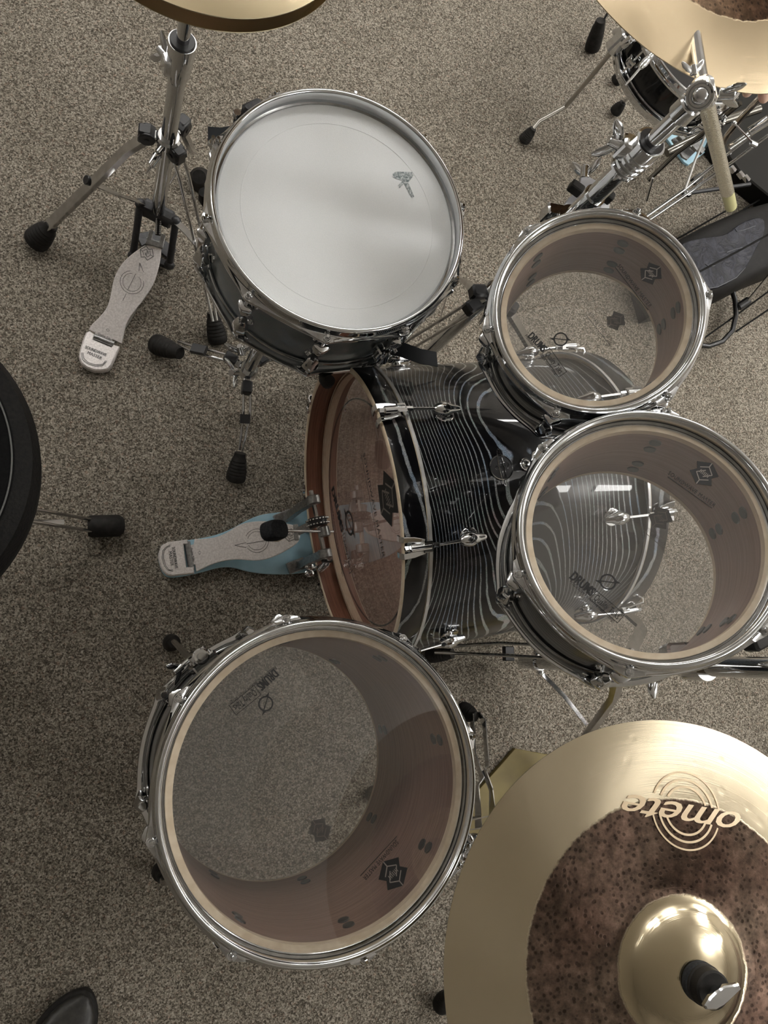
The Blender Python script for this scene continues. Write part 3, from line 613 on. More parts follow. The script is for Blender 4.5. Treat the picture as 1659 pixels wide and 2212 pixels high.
pr.hexlogo((1092, 1005), (3, 14), .0055, outline=True); pr.text('SOUNDWAVE MASTER', (1077, 990), (1087, 1030), .0028); pr.circlogo((1073, 1011), (1, 6), .0028); pr.build('badge_lettering', [CHROME], bo)
p0, nn = oncyl(1135, 1004, .2555); mb = MB(); mb.cyl(p0 - nn*.0035, p0 + nn*.003, .0105, seg=28, ch=.001); mb.ell(p0 + nn*.003, (.0085, .0085, .005), frame(nn)); mb.build('air_vent', CHROME, bass)
# ================================================================== CYMBALS
def cymbal(name, label, c, n, R, rb, hb, H_, mat, group=None, th=.0012, flip=False):
    F = frame(n); T_ = thing(name, label, 'cymbal', c, F, group)
    # H_: height of the bow at the bell foot above the rim, hb: bell height
    pr_ = [(.006, H_+hb)]
    for i in range(1, 9): x = i/8; pr_.append((.006 + (rb-.006)*x, H_ + hb*math.cos(x*PI/2)**.8 if x < 1 else H_))
    for i in range(1, 13): x = i/12; pr_.append((rb + (R-rb)*x, H_*(1 - x**1.5)))
    lo = [(r, z-th) for r, z in pr_[::-1]]
    if flip: pr_ = [(r, -z) for r, z in pr_]; lo = [(r, -z) for r, z in [(r_, z_-0) for r_, z_ in lo]]; pr_, lo = [(r, -z-0) for r, z in [(a, b) for a, b in [(q[0], q[1]) for q in pr_]]], lo
    mb = MB()
    if flip:
        up_ = [(r, z) for r, z in [(.006, -(H_+hb))] + [(.006 + (rb-.006)*i/8, -(H_ + hb*math.cos(i/8*PI/2)**.8 if i < 8 else H_)) for i in range(1, 9)] + [(rb + (R-rb)*i/12, -H_*(1-(i/12)**1.5)) for i in range(1, 13)]]
        prof = up_[::-1] + [(r, z-th) for r, z in up_]; prof = prof[::-1]
        mb.lathe(prof[::-1], 160, closed=True)
    else: mb.lathe(lo + pr_, 160, closed=True)
    mb.build('bronze_disc' if not flip else 'bronze_disc', mat, T_, local=True, ang=60)
    return T_
CC, CN = V((.592, -.332, H-.753)), V((-.161, .036, 1)).normalized()
crash = cymbal('crash_cymbal', 'huge two-tone cymbal with gold ring logo and dark hammered centre', CC, CN, .254, .0700, .030, .024, CYM)
# logo on the bow: plane through the logo centre
def crash_pt(px, py):
    lo_, hi_ = -.02, .08
    F = frame(CN)
    best = None
    for i in range(60):
        dz = -.005 + .06*i/60; p = onpl(px, py, CC + CN*dz, CN); q = p - CC; r = (q - CN*q.dot(CN)).length
        x = (r-.07)/(.254-.07); z = .024*(1-max(0, min(1, x))**1.5) if x > 0 else .024
        e = abs(z-dz)
        if best is None or e < best[0]: best = (e, p, r)
    return best[1], best[2]
pc, rc = crash_pt(1480, 1750); q = pc - CC; rd = (q - CN*q.dot(CN)).normalized(); slope = .024*1.5*((rc-.07)/.184)**.5/.184
LN = (CN + rd*slope).normalized()
GOLDP = simple('pale_gold_print', (.78, .62, .42), .35, .3)
pr = Print(pc, LN, .0006)
uu = pr.P(1600, 1778) - pr.P(1345, 1722)
def subdiv_project(mb):      # lay the flat print on the curved bow
    for i, p in enumerate(mb.v):
        q = p - CC; h_ = q.dot(CN); r = (q - CN*h_).length; x = max(0, (r-.07)/.184); mb.v[i] = p + CN*(.024*(1-x**1.5) - h_ + .0007)
for R_, a0, a1 in ((.0405, .25, PI-.25), (.0325, .30, PI-.30), (.0250, .42, PI-.42)):
    pr.arc((1482, 1751), R_, .0019 if R_ > .04 else .0024, a0, a1, dirpx=(40, 10)); pr.arc((1482, 1751), R_, .0019 if R_ > .04 else .0024, PI+a0, 2*PI-a1+PI*0 + 0 if False else 2*PI-.25, dirpx=(40, 10))
pr.text('omete', (1602, 1757), (1345, 1713), .0275, bold=.0, fat=.005, shear=.5, spacing=.95)
subdiv_project(pr.mb); pr.build('printed_emblem', [GOLDP], crash)
# felt, sleeve and wing nut on top of the bell
def topper(name_parent, c, n, H_, hb, off=0):
    F = frame(n)
    fb = MB(); fb.cyl(c + n*(H_+hb-.002), c + n*(H_+hb+.010), .0195, seg=36, ch=.002); fo = fb.build('felt_washer', FELT, name_parent)
topper(crash, CC, CN, .024, .030)
RC_, RN = V((.668, .94, H-.654)), V((0, 0, 1))
ride = cymbal('ride_cymbal', 'large two-tone cymbal at the upper right corner above chrome boom', RC_, RN, .254, .058, .024, .022, CYMR)
topper(ride, RC_, RN, .022, .024)
HP0 = V((.0337, .8708, .1)); HC_T, HC_B = V((.0445, .862, H-.748)), V((.0475, .874, H-.781))
hh_t = cymbal('hi_hat_cymbal', 'top hammered hi-hat cymbal at upper left', HC_T, V((.004, -.002, 1)), .178, .045, .02, .012, CYMH)
hh_b = cymbal('hi_hat_cymbal', 'bottom hi-hat cymbal, thin rim showing under the top one', HC_B, V((-.004, -.002, 1)), .1785, .045, .02, .012, CYMH, flip=True)
MB().cyl(HC_T + V((0, 0, .03)), HC_T + V((0, 0, .042)), .016, seg=32, ch=.002).build('felt_washer', FELT, hh_t)
# ================================================================== HI-HAT STAND
hhs = thing('hi_hat_stand', 'chrome hi-hat stand with silver footboard pedal left of the snare drum', 'stand', (HP0.x, HP0.y, 0))
P0 = at(341, 458, .10); P1 = HC_B + V((0, 0, -.032)); pole = lambda px, py: onpole(P0, P1, px, py); pd = (P1-P0).normalized()
col = pole(372, 108)
MB().cyl(P0 - pd*.02, col, .0135, seg=28).build('lower_tube', CHROME, hhs)
mb = MB(); mb.cyl(col - pd*.01, P1, .0098, seg=24); mb.cyl(P1 - pd*.01, P1 + pd*.006, .019, seg=24, ch=.002); mb.build('upper_tube', CHROME, hhs)
MB().cyl(P1, HC_T + V((0, 0, .12)), .0032, seg=12).build('pull_rod', CHROME, hhs)
mb = MB(); c1 = pole(384, 88); c2 = pole(366, 165); mb.sweep([c2 - pd*.004, c2 + pd*.01, c1 - pd*.022, c1], [.0145, .0185, .0205, .0205], 28); 
side = pd.cross(V((0, 1, 0))).normalized(); 
cw_ = pole(372, 135); dR = (at(348, 140, cw_.z) - cw_).normalized(); mb.box(cw_ + dR*.017, (.018, .020, .03), frame(pd, dR)); co_ = mb.build('height_collar', CHROME, hhs)
MB().cyl(c1 - pd*.004, c1 + pd*.003, .0192, .0185, seg=28, ch=.001).build('nylon_bushing', BLACKP, co_)
tn = pd.cross(dR).normalized(); mb = MB(); wing(mb, cw_ + dR*.016 - tn*.012, -tn*.8 + dR*.35, pd - dR*.45, .019); mb.build('wing_nut', CHROME, co_)
for k in (-.009, .009): pass
hub = pole(356, 300); mb = MB(); mb.sweep([hub - pd*.012, hub - pd*.008, hub + pd*.006, hub + pd*.010], [.018, .0215, .0215, .018], 28)
jl = at(318, 290, hub.z); jm = at(381, 330, hub.z - .01); jr = at(392, 272, hub.z)
for j in (jl, jm, jr): mb.bar([hub, hub.lerp(j, .7)], .018, .012, up=pd)
hubo = mb.build('tripod_collar', CHROME, hhs)
mb = MB(); dh = (at(335, 335, hub.z) - hub).normalized(); mb.cyl(hub + dh*.018, hub + dh*.034, .005, seg=12); wing(mb, hub + dh*.03 - pd*.012, dh - pd*.3, pd*.8 - dh*.45 + tn*.2, .025); mb.build('wing_nut', CHROME, hubo)
for j, d_ in ((jl, jl-hub), (jm, jm-hub), (jr, jr-hub)):
    R_ = frame(V((0, 0, 1)), d_); jb = MB(); jb.cyl(j - R_.col[1]*.013, j + R_.col[1]*.013, .0150, seg=10, ch=.002); jb.box(j + R_.col[0]*.004, (.022, .020, .030), R_); jb.cyl(j - R_.col[1]*.0145, j + R_.col[1]*.0145, .0045, seg=14); jb.build('leg_joint', BLACKP, hhs)
z0 = hub.z
LA = [jl, at(268, 322, z0*.86), at(190, 400, z0*.48), at(96, 492, .050)]; leg(hhs, LA, 'channel', .019, foot_r=(.0255, .0135), flen=.062, ftip=at(74, 524, .003))
LB = [jm, at(397, 380, z0*.78), at(425, 500, z0*.45), at(464, 693, .055)]
leg(hhs, LB, 'double', .018, .0032, (.021, .012), .066, ftip=at(472, 742, .003))
LC = [jr, at(400, 288, z0*.8), at(423, 335, .06)]; leg(hhs, LC, 'channel', .015, foot_r=(.026, .016), flen=.066, ftip=at(435, 392, .003))
hb = at(340, 445, .115)
MB().bar([at(205, 398, z0*.44), at(255, 420, .19), at(310, 440, .12)], .012, .0025).build('strut', CHROME_S, hhs)
MB().bar([at(377, 475, .115), at(405, 503, .13), at(442, 545, .16)], .014, .0025).build('strut', CHROME_S, hhs)
MB().sweep([at(350, 425, .10), at(378, 378, .15), at(404, 322, .2)], .0022, 8).build('strut', CHROME_S, hhs)
jb = MB(); jb.cyl(at(185, 388, z0*.5) , at(196, 392, z0*.48), .009, seg=14, ch=.001); jb.build('strut_clip', BLACKP, hhs)
# black base frame under the tube
mb = MB(); A_, B_, C_, D_ = at(303, 440, .115), at(380, 478, .115), at(287, 552, .02), at(366, 572, .02)
mb.box(P0 - V((0, 0, .005)), (.062, .030, .026), frame(V((0, 0, 1)), B_-A_)); mb.bar([A_, P0, B_], .020, .014)
for p, q in ((A_, C_), (B_, D_)): mb.sweep([p + (p-q)*.03, p.lerp(q, .5), q], [.0075, .0068, .0075], 12); mb.ell(p, (.0105, .0105, .0105)); mb.ell(q, (.011, .011, .011))
mb.bar([C_ - V((0, 0, .006)), at(330, 557, .010), D_ - V((0, 0, .006))], .016, .010); mb.bar([at(300, 520, .008), at(325, 512, .008), at(372, 550, .008)], .030, .008); mb.build('base_frame', BLACKM, hhs)
mb = MB()
for i in range(9):
    t_ = i/8; p = at(343 - 2*t_, 472 + 34*t_, .10 - .022*t_)
    for s_ in (-.004, .004): mb.cyl(p + V((s_, 0, -.0)), p + V((s_, .0, .003)), .0022, seg=8)
mb.build('chain', CHROME, hhs)
mb = MB(); mb.cyl(at(343, 470, .094), at(341, 508, .074), .006, seg=12); mb.build('pull_strap', BLACKP, hhs)
# generic pedal
def pedal(parent, outline, heel, heelpl, toepl, side, th=.006, fbname='footboard', notch=None, clampq=None):
    """plane through heel point (px,py,z), toe point and a side direction"""
    a, b_, c_ = at(*heelpl), at(*toepl), at(*side); n = (b_-a).cross(c_-a).normalized(); n = n if n.z > 0 else -n
    f = lambda p: onpl(p[0], p[1], a, n)
    mb = MB(); mb.prism([f(p) for p in outline], n, th, ch=.0012); fo = mb.build(fbname, PEDAL, parent)
    return fo, a, n, f
def smooth(pts, k=3):      # Chaikin on closed outline, keeps it compact
    for _ in range(k):
        o = []
        for i in range(len(pts)):
            a, b_ = pts[i], pts[(i+1) % len(pts)]; o += [(a[0]*.75+b_[0]*.25, a[1]*.75+b_[1]*.25), (a[0]*.25+b_[0]*.75, a[1]*.25+b_[1]*.75)]
        pts = o
    return pts
ol = [(312, 530), (285, 548), (260, 572), (245, 603), (239, 640), (231, 666), (214, 686), (196, 703), (192, 712), (205, 718), (205, 728), (240, 742), (243, 733), (263, 742), (268, 722), (273, 697), (290, 672), (312, 645), (331, 616), (343, 580), (349, 545), (347, 530)]
def soft(pts, k=2):
    for _ in range(k):
        o = [pts[0]]
        for a, b_ in zip(pts, pts[1:]): o += [(a[0]*.75+b_[0]*.25, a[1]*.75+b_[1]*.25), (a[0]*.25+b_[0]*.75, a[1]*.25+b_[1]*.75)]
        pts = o + [pts[-1]]
    return pts
fb1, pa, pn, pf = pedal(hhs, soft(ol[:9]) + ol[9:13] + soft(ol[13:]), None, (230, 705, .024), (335, 535, .075), (300, 720, .024))
# smooth upper outline: rebuild via dense list
pr = Print(pa, pn, .0007)
pr.arc((285, 610), .0225, .0009, math.radians(25), math.radians(300), (10, -30)); pr.arc((285, 610), .0175, .0008, math.radians(15), math.radians(330), (10, -30))
pr.line((302, 568), (300, 586), .0009); pr.line((302, 568), (310, 588), .0009); pr.line((293, 592), (276, 626), .0009); pr.line((273, 634), (265, 650), .0009)
pr.hexlogo((317, 547), (-10, 22), .0125, outline=True, mi=0, li=0); pr.circlogo((233, 713), (6, 3), .0028); pr.text('Quality Talks', (211, 722), (240, 736), .004, bold=.02)
pr.build('engraved_lettering', [ENGR], fb1)
mb = MB(); tc = pf((336, 521)); ud = (pf((339, 508)) - pf((333, 535))).normalized(); Rt = frame(pn, ud.cross(pn)); mb.box(tc - ud*.006, (.034, .010, .010), Rt); 
for s_ in (-.012, .012): mb.box(tc + Rt @ V((s_, 0, 0)) + ud*.004, (.009, .026, .009), Rt)
mb.cyl(tc + Rt @ V((-.018, 0, 0)), tc + Rt @ V((.018, 0, 0)), .0025, seg=10); mb.build('chain_clamp', PEDALD, fb1)
hz = .020
hl = [(194, 714), (186, 717), (180, 730), (172, 756), (170, 770), (175, 784), (188, 794), (204, 800), (222, 800), (234, 797), (241, 789), (252, 765), (259, 748), (244, 743), (240, 749), (202, 733), (205, 722)]
mb = MB(); mb.prism([at(x, y, hz) for x, y in hl], (0, 0, 1), .017, ch=.0025); hp = mb.build('heel_plate', PEDAL, hhs)
p = Print(at(210, 770, hz+.0003), (0, 0, 1), .0005); p.text('SOUNDWAVE', (183, 752), (229, 770), .0062, bold=.0, fat=.006, spacing=1.05); p.text('MASTER', (188, 764), (219, 777), .0062, bold=.0, fat=.006, spacing=1.05)
for k_ in (0, 3): 
    q = [(176+k_, 762), (178+k_, 777-k_), (190, 786-k_), (206, 791-k_), (222, 790-k_), (231-k_, 779)]
    for i in range(5): p.line(q[i], q[i+1], .001)
p.build('engraved_lettering', [ENGR], hp)
mb = MB(); mb.cyl(at(203, 727, .017), at(246, 744, .017), .006, seg=14); mb.build('hinge', PEDALD, hhs)
MB().sweep([at(263, 720, .006), at(290, 676, .006), at(322, 600, .008), at(345, 560, .01)], .003, 8).build('base_rod', CHROME, hhs)
MB().sweep([at(236, 735, .006), at(262, 690, .006), at(300, 600, .008), at(320, 560, .01)], .003, 8).build('base_rod', CHROME, hhs)
# ================================================================== BASS PEDAL
bp = thing('bass_drum_pedal', 'silver and pale blue kick pedal clamped to the bass drum hoop', 'pedal', at(520, 1190, 0))
bo_ = [(352, 1176), (343, 1190), (341, 1206), (347, 1228), (354, 1242), (366, 1248), (390, 1246), (437, 1236), (470, 1226), (500, 1224), (540, 1236), (585, 1241), (636, 1240), (700, 1230), (708, 1180), (690, 1098), (655, 1101), (597, 1107), (560, 1112), (527, 1127), (500, 1143), (460, 1158), (415, 1166), (375, 1170)]
bop = [(onpl(x, y, (0, 0, .008), (0, 0, 1))) for x, y in soft(bo_)]
# keep the plate short of the hoop
MB().prism(bop, (0, 0, 1), .007, ch=.001).build('base_plate', BLUE, bp)
fol = [(420, 1164), (440, 1164), (465, 1161), (490, 1151), (514, 1134), (540, 1127), (570, 1125), (611, 1129), (645, 1137), (649, 1153), (645, 1172), (615, 1191), (590, 1203), (567, 1210), (540, 1211), (517, 1208), (498, 1209), (481, 1212), (462, 1217), (442, 1226), (424, 1235), (421, 1220), (405, 1222), (400, 1178), (418, 1176)]
a, b_, c_ = at(420, 1200, .024), at(640, 1155, .082), at(425, 1235, .024); nb = (b_-a).cross(c_-a).normalized(); nb = nb if nb.z > 0 else -nb
g = lambda p: onpl(p[0], p[1], a, nb)
fb2 = MB().prism([g(p) for p in soft(fol[:21]) + fol[21:]], nb, .006, ch=.0012).build('footboard', PEDAL, bp)
p = Print(a, nb, .0007); p.arc((555, 1168), .0235, .0009, math.radians(-150), math.radians(150), (30, -4)); p.arc((555, 1168), .0185, .0008, math.radians(-160), math.radians(160), (30, -4))
p.line((507, 1178), (532, 1172), .0009); p.line((507, 1178), (532, 1183), .0009); p.line((533, 1175), (580, 1166), .0009)
p.hexlogo((627, 1156), (-22, -4), .0115, outline=True, mi=0, li=0); p.circlogo((431, 1194), (0, 5), .0028); p.text('Quality Talks', (411, 1184), (417, 1213), .004, bold=.02); p.build('engraved_lettering', [ENGR], fb2)
hl = [(405, 1165), (362, 1171), (349, 1178), (344, 1190), (342, 1203), (347, 1222), (352, 1233), (360, 1241), (372, 1244), (420, 1238), (419, 1223), (403, 1225), (397, 1176), (408, 1175)]
hp = MB().prism([at(x, y, .026) for x, y in hl], (0, 0, 1), .017, ch=.0025).build('heel_plate', PEDAL, bp)
p = Print(at(370, 1205, .0263), (0, 0, 1), .0005); p.text('SOUNDWAVE', (371, 1182), (378, 1229), .0062, bold=.0, fat=.006, spacing=1.05); p.text('MASTER', (364, 1192), (369, 1223), .0062, bold=.0, fat=.006, spacing=1.05)
for k_ in (0, 3):
    q = [(368, 1177+k_), (358+k_, 1182), (351+k_, 1190), (350+k_, 1206), (355+k_, 1222), (362+k_, 1231), (374, 1234-k_)]
    for i in range(6): p.line(q[i], q[i+1], .001)
p.build('engraved_lettering', [ENGR], hp)
MB().cyl(at(404, 1170, .020), at(414, 1232, .020), .006, seg=14).build('hinge', PEDALD, bp)
az_ = .135; ax0, ax1 = at(673, 1066, az_), at(703, 1206, az_); ad = (ax1-ax0).normalized()
MB().cyl(ax0 - ad*.006, ax1 + ad*.002, .0048, seg=6).build('axle', CHROME, bp)
for pt, ft in (((677, 1080), (612, 1118)), ((702, 1196), (640, 1222))):
    t_ = at(pt[0], pt[1], az_); f_ = at(ft[0], ft[1], .016); mb = MB(); mb.cyl(t_ - ad*.009, t_ + ad*.009, .0135, seg=26, ch=.002)
    mb.sweep([t_ - V((0, 0, .006)), t_.lerp(f_, .45) - V((0, 0, .004)), f_ + V((.008, 0, .010)), f_], 1.0, sect=[(-.008, -.0055), (.008, -.0055), (.008, .0055), (-.008, .0055)]); mb.box(f_, (.038, .024, .012), frame((0, 0, 1), t_-f_)); mb.cyl(f_ + V((-.005, 0, .003)), f_ + V((-.005, 0, .008)), .005, seg=6)
    mb.build('post', PEDALD, bp)
cc_ = ax0.lerp(ax1, .44); mb = MB()
for i in range(20):
    a_ = 2*PI*i/20; R_ = frame(ad); e = R_ @ V((math.cos(a_), math.sin(a_), 0))
    for s_ in (-.0045, .0045): mb.ell(cc_ + e*.021 + ad*s_, (.0026, .0026, .0022), R_, 8, 5)
mb.build('chain', CHROME, bp); MB().cyl(cc_ - ad*.0085, cc_ + ad*.0085, .0185, seg=32, ch=.001).build('cam', BLACKP, bp)
mb = MB(); cl = at(640, 1150, .09); mb.box(cl, (.010, .032, .010), frame(nb, g((649, 1153)) - g((600, 1158)))); mb.bar([cl, cl.lerp(cc_, .6), cc_ - V((0, 0, .018))], .016, .004); mb.build('chain_clamp', PEDALD, fb2)
bh_ = at(592, 1146, .205); hubp = at(700, 1148, az_+.004); mb = MB(); mb.cyl(hubp - ad*.010, hubp + ad*.010, .011, seg=22, ch=.0015); mb.build('beater_hub', PEDALD, bp)
sd_ = (bh_ - hubp).normalized(); bt_ = MB().cyl(hubp - sd_*.025, bh_, .0029, seg=12).build('beater_shaft', CHROME, bp)
fdir = sd_.cross(ad).normalized(); fdir = fdir if fdir.z > 0 else -fdir
mb = MB(); R_ = frame(fdir, sd_); M_ = Matrix.Translation(bh_) @ R_.to_4x4()
vs, fs = [], []; nn_ = 40
for z_, k_ in ((-.016, .86), (-.013, .97), (-.006, 1), (.006, 1), (.013, .97), (.016, .86)):
    for i in range(nn_):
        a_ = 2*PI*i/nn_; r_ = .0215*(1 + .05*math.cos(2*a_) - .05*math.cos(4*a_)); vs.append(M_ @ V((r_*1.08*k_*math.cos(a_), r_*.94*k_*math.sin(a_), z_)))
for j in range(5):
    for i in range(nn_): k2 = (i+1) % nn_; fs.append((j*nn_+i, j*nn_+k2, (j+1)*nn_+k2, (j+1)*nn_+i))
fs += [tuple(range(nn_-1, -1, -1)), tuple(5*nn_+i for i in range(nn_))]; mb.add(vs, fs); mb.build('beater_head', FELT, bt_)
mb = MB(); mb.ell(at(595, 1149, .192), (.021, .019, .006), R_); mb.build('beater_pad', noisy('cream_felt', (.5, .42, .3), (.6, .52, .4), 200, .9), bt_)
# spring & wing nut of the hoop clamp
mb = MB(); s0_ = at(706, 1216, .12); s1_ = at(690, 1232, .03); 
mb.sweep([s0_.lerp(s1_, i/90) + V((.006*math.cos(i*.9), .006*math.sin(i*.9), 0)) for i in range(91)], .0011, 6); mb.build('spring', CHROME, bp)
mb = MB(); wq = at(668, 1232, .05); mb.cyl(wq, at(700, 1218, .05), .0032, seg=10); mb.ell(wq + V((-.002, .008, .006)), (.010, .008, .003)); mb.ell(wq + V((0, -.006, .002)), (.010, .008, .003)); mb.build('wing_screw', CHROME, bp); MB().cyl(at(706, 1205, .126), at(712, 1205, .138), .006, .006, seg=18, ch=.001).build('spring_bolt', CHROME, bp)
MB().box(at(706, 1206, .118), (.018, .018, .02)).build('spring_block', BLACKP, bp)
# ================================================================== SNARE STAND
ss = thing('snare_stand', 'chrome snare stand with splayed double-rod legs under the snare drum', 'stand', at(540, 790, 0))
tb = at(536, 800, .105); tdir = (at(575, 720, .30) - tb).normalized(); ttop = tb + tdir*.27
MB().cyl(tb - tdir*.03, ttop, .0125, seg=26).build('tube', CHROME, ss)
mb = MB(); mb.sweep([tb - tdir*.012, tb - tdir*.006, tb + tdir*.008, tb + tdir*.014], [.016, .020, .020, .017], 26)
hubs = tb.copy(); J = [at(498, 775, .11), at(533, 838, .10), at(568, 775, .12)]
for j in J: mb.bar([hubs, j], .016, .012)
cs = mb.build('tripod_collar', CHROME, ss)
for (wx, wy, sx, sy) in ((505, 806, 487, 780), (520, 757, 505, 742)):
    mb = MB(); w_ = at(wx, wy, .135); ax_ = (w_-tb).normalized(); wing(mb, w_ - ax_*.008, ax_ + V((0, 0, .3)), at(sx, sy, .14) - w_ + V((0, 0, .01)), .023); mb.build('wing_nut', CHROME, cs)
for j in J: R_ = frame(V((0, 0, 1)), j-hubs); MB().box(j, (.026, .020, .022), R_).build('leg_joint', BLACKP, ss)
leg(ss, [J[0], at(430, 758, .085), at(383, 740, .045)], 'double', .015, .0028, (.0215, .0135), .078, ftip=at(333, 742, .003))
leg(ss, [J[1], at(533, 900, .075), at(520, 972, .04)], 'double', .014, .0028, (.0205, .0125), .062, ftip=at(508, 1040, .003))
leg(ss, [J[2], at(622, 762, .09), at(690, 765, .05)], 'double', .015, .0028, (.0205, .0125), .07, ftip=at(728, 775, .003))
for a, b_ in (((445, 758, .10), (415, 752, .085)), ((530, 895, .09), (529, 915, .085))):
    MB().bar([at(*a), at(*b_)], .020, .010).build('leg_clip', BLACKP, ss)
bc = SN_C - SN_N*.205 + V((-.02, -.01, 0)); mb = MB(); mb.cyl(ttop - tdir*.01, bc, .011, seg=22); mb.ell(bc, (.020, .020, .026)); mb.build('basket_hub', CHROME, ss)
for k in range(3):
    if k == 0: e = snare_pt(703, 812, -.165) - SN_C
    else: e = Matrix.Rotation(k*2*PI/3, 3, SN_N) @ (snare_pt(703, 812, -.165) - SN_C)
    e = (e - SN_N*e.dot(SN_N)).normalized(); tip = SN_C + e*.198 - SN_N*.150
    mb = MB(); 
    mb.sweep([bc, bc.lerp(tip, .5) - SN_N*.004, SN_C + e*.175 - SN_N*.168, SN_C + e*.192 - SN_N*.164], .0045, 10); ao = mb.build('basket_arm', CHROME, ss)
    mb = MB(); mb.sweep([SN_C + e*.180 - SN_N*.168, SN_C + e*.197 - SN_N*.166, SN_C + e*.205 - SN_N*.155, SN_C + e*.2075 - SN_N*.140], [.009, .0115, .0115, .009], 14); mb.build('rubber_grip', RUBBER, ao)
# ================================================================== STAND A (ride, behind small tom)
XA = V((.602, .631, 0)); sa = thing('cymbal_stand', 'chrome boom cymbal stand rising behind the small rack tom', 'stand', XA)
pA = lambda px, py: onpole(V((XA.x, XA.y, .03)), V((XA.x, XA.y, 1.0)), px, py)
zj = pA(1390, 300).z; zt = pA(1470, 222).z; Zv = V((0, 0, 1))
MB().cyl(XA + Zv*.045, XA + Zv*zj, .0140, seg=28).build('lower_tube', CHROME, sa)
MB().cyl(XA + Zv*(zj-.02), XA + Zv*(zt+.0), .0108, seg=24).build('upper_tube', CHROME, sa)
mb = MB(); mb.sweep([XA + Zv*(zj-.055), XA + Zv*(zj-.045), XA + Zv*(zj-.01), XA + Zv*(zj+.004)], [.0155, .019, .021, .021], 30)
for i in range(4): mb.sweep([XA + Zv*(zj-.016-.010*i), XA + Zv*(zj-.020-.010*i)], [.0218, .0218], 30)
lw = (at(1345, 285, zj) - XA - Zv*zj).normalized(); mb.box(XA + Zv*(zj-.02) + lw*.02, (.022, .022, .030), frame(Zv, lw)); ca = mb.build('height_collar', CHROME, sa)
MB().lathe([(.0110, zj+.002), (.0178, zj+.002), (.0178, zj+.0055), (.0110, zj+.0055)], 28, Matrix.Translation(XA), closed=True).build('nylon_bushing', BLACKP, ca)
mb = MB(); wing(mb, XA + Zv*(zj-.02) + lw*.028, lw, lw.cross(Zv)*.3 + lw*.2 + Zv, .021); mb.build('wing_nut', CHROME, ca)
zc = pA(1215, 470).z
mb = MB(); mb.sweep([XA + Zv*(zc+.07), XA + Zv*(zc+.074)], [.0165, .0165], 24); mb.build('memory_ring', CHROME, sa)
# tripod
zh = pA(1058, 628).z; hubA = XA + Zv*zh; mb = MB(); mb.sweep([hubA - Zv*.014, hubA - Zv*.008, hubA + Zv*.008, hubA + Zv*.014], [.0165, .021, .021, .0175], 28)
JA = [at(1020, 662, zh-.012), at(1033, 632, zh), hubA + V((.035, -.02, -.004))]
for j in JA: mb.bar([hubA, j], .017, .013)
ta = mb.build('tripod_collar', CHROME, sa); dw = (at(1050, 685, zh) - hubA).normalized(); mb = MB(); mb.cyl(hubA + dw*.018, hubA + dw*.036, .0045, seg=12); wing(mb, hubA + dw*.03, dw, Zv - dw*.3, .020); mb.build('wing_nut', CHROME, ta)
for j in JA: R_ = frame(Zv, j-hubA); MB().box(j, (.030, .024, .026), R_, ch=.004).build('leg_joint', BLACKP, sa)
leg(sa, [JA[0], at(945, 708, zh*.62), at(872, 752, zh*.35), at(800, 790, .05)], 'double', .021, .0032, (.020, .012), .06)
leg(sa, [JA[1], at(1012, 606, zh*.86), at(985, 596, zh*.7), at(880, 560, .05)], 'channel', .017, foot_r=(.020, .012))
leg(sa, [JA[2], hubA + V((.12, -.06, -.07)), V((XA.x+.24, XA.y-.10, .04))], 'channel', .017, foot_r=(.020, .012))
mb = MB(); lowh = XA + Zv*.05; mb.cyl(lowh - Zv*.01, lowh + Zv*.012, .018, seg=24, ch=.002)
for q in (at(908, 770, .05), at(945, 790, .05), XA + V((.03, .0, .05))): mb.bar([lowh, q], .014, .008); mb.cyl(q - Zv*.006, q + Zv*.006, .006, seg=14, ch=.001)
mb.build('strut_collar', CHROME, sa)
MB().bar([at(934, 755, .06), at(950, 690, zh*.45), at(967, 632, zh*.72)], .007, .002).build('strut', CHROME_S, sa)
MB().bar([at(905, 768, .05), at(885, 765, .08)], .010, .002).build('strut', CHROME_S, sa)
# boom head
TA = XA + Zv*zt; b_end = at(1579, 447, zt-.17); bd_ = (b_end - TA).normalized(); bst = TA + V((.012, .012, .016)); bd_ = (b_end - bst).normalized()
tv = (O - TA).normalized(); tc_ = TA + Zv*.022; Rc = frame(tv)
mb = MB(); mb.cyl(TA - Zv*.014, TA + Zv*.010, .0150, seg=26, ch=.002); mb.cyl(tc_ - tv*.014, tc_ + tv*.012, .0175, .0160, seg=32, ch=.003); mb.sweep([tc_ + tv*.012 + Rc @ V((.0140*math.cos(2*PI*i/36), .0140*math.sin(2*PI*i/36), 0)) for i in range(36)], .0022, 8, closed=True); mb.ell(tc_ + tv*.011, (.010, .010, .006), Rc); mb.cyl(bst - bd_*.017, bst + bd_*.017, .0135, seg=26, ch=.003); mb.sweep([tc_, tc_.lerp(bst, .6), bst], [.011, .012, .011], 16)
tl = mb.build('boom_tilter', CHROME, sa)
mb = MB(); wing(mb, bst + V((.012, -.006, .010)), V((1, -.3, .6)), bd_*1.0 + V((0, 0, .2)), .020); mb.build('wing_nut', CHROME, tl)
mb = MB(); wing(mb, tc_ + V((-.006, .026, .0)), V((-.3, .9, .3)), V((.9, .3, .1)), .012); mb.build('wing_nut', CHROME, tl)
mb = MB(); Lb = (b_end-bst).length; mb.cyl(bst - bd_*.02, bst + bd_*Lb*.84, .0092, seg=26, ch=.001); br_ = mb.build('boom_rod', KNURL, sa)
MB().cyl(bst + bd_*Lb*.84, b_end, .0088, .0085, seg=24, ch=.001).build('end_cap', simple('yellow_reflection', (.62, .60, .30), .3), br_)  # cap colour carries the yellowish reflection on the rod end
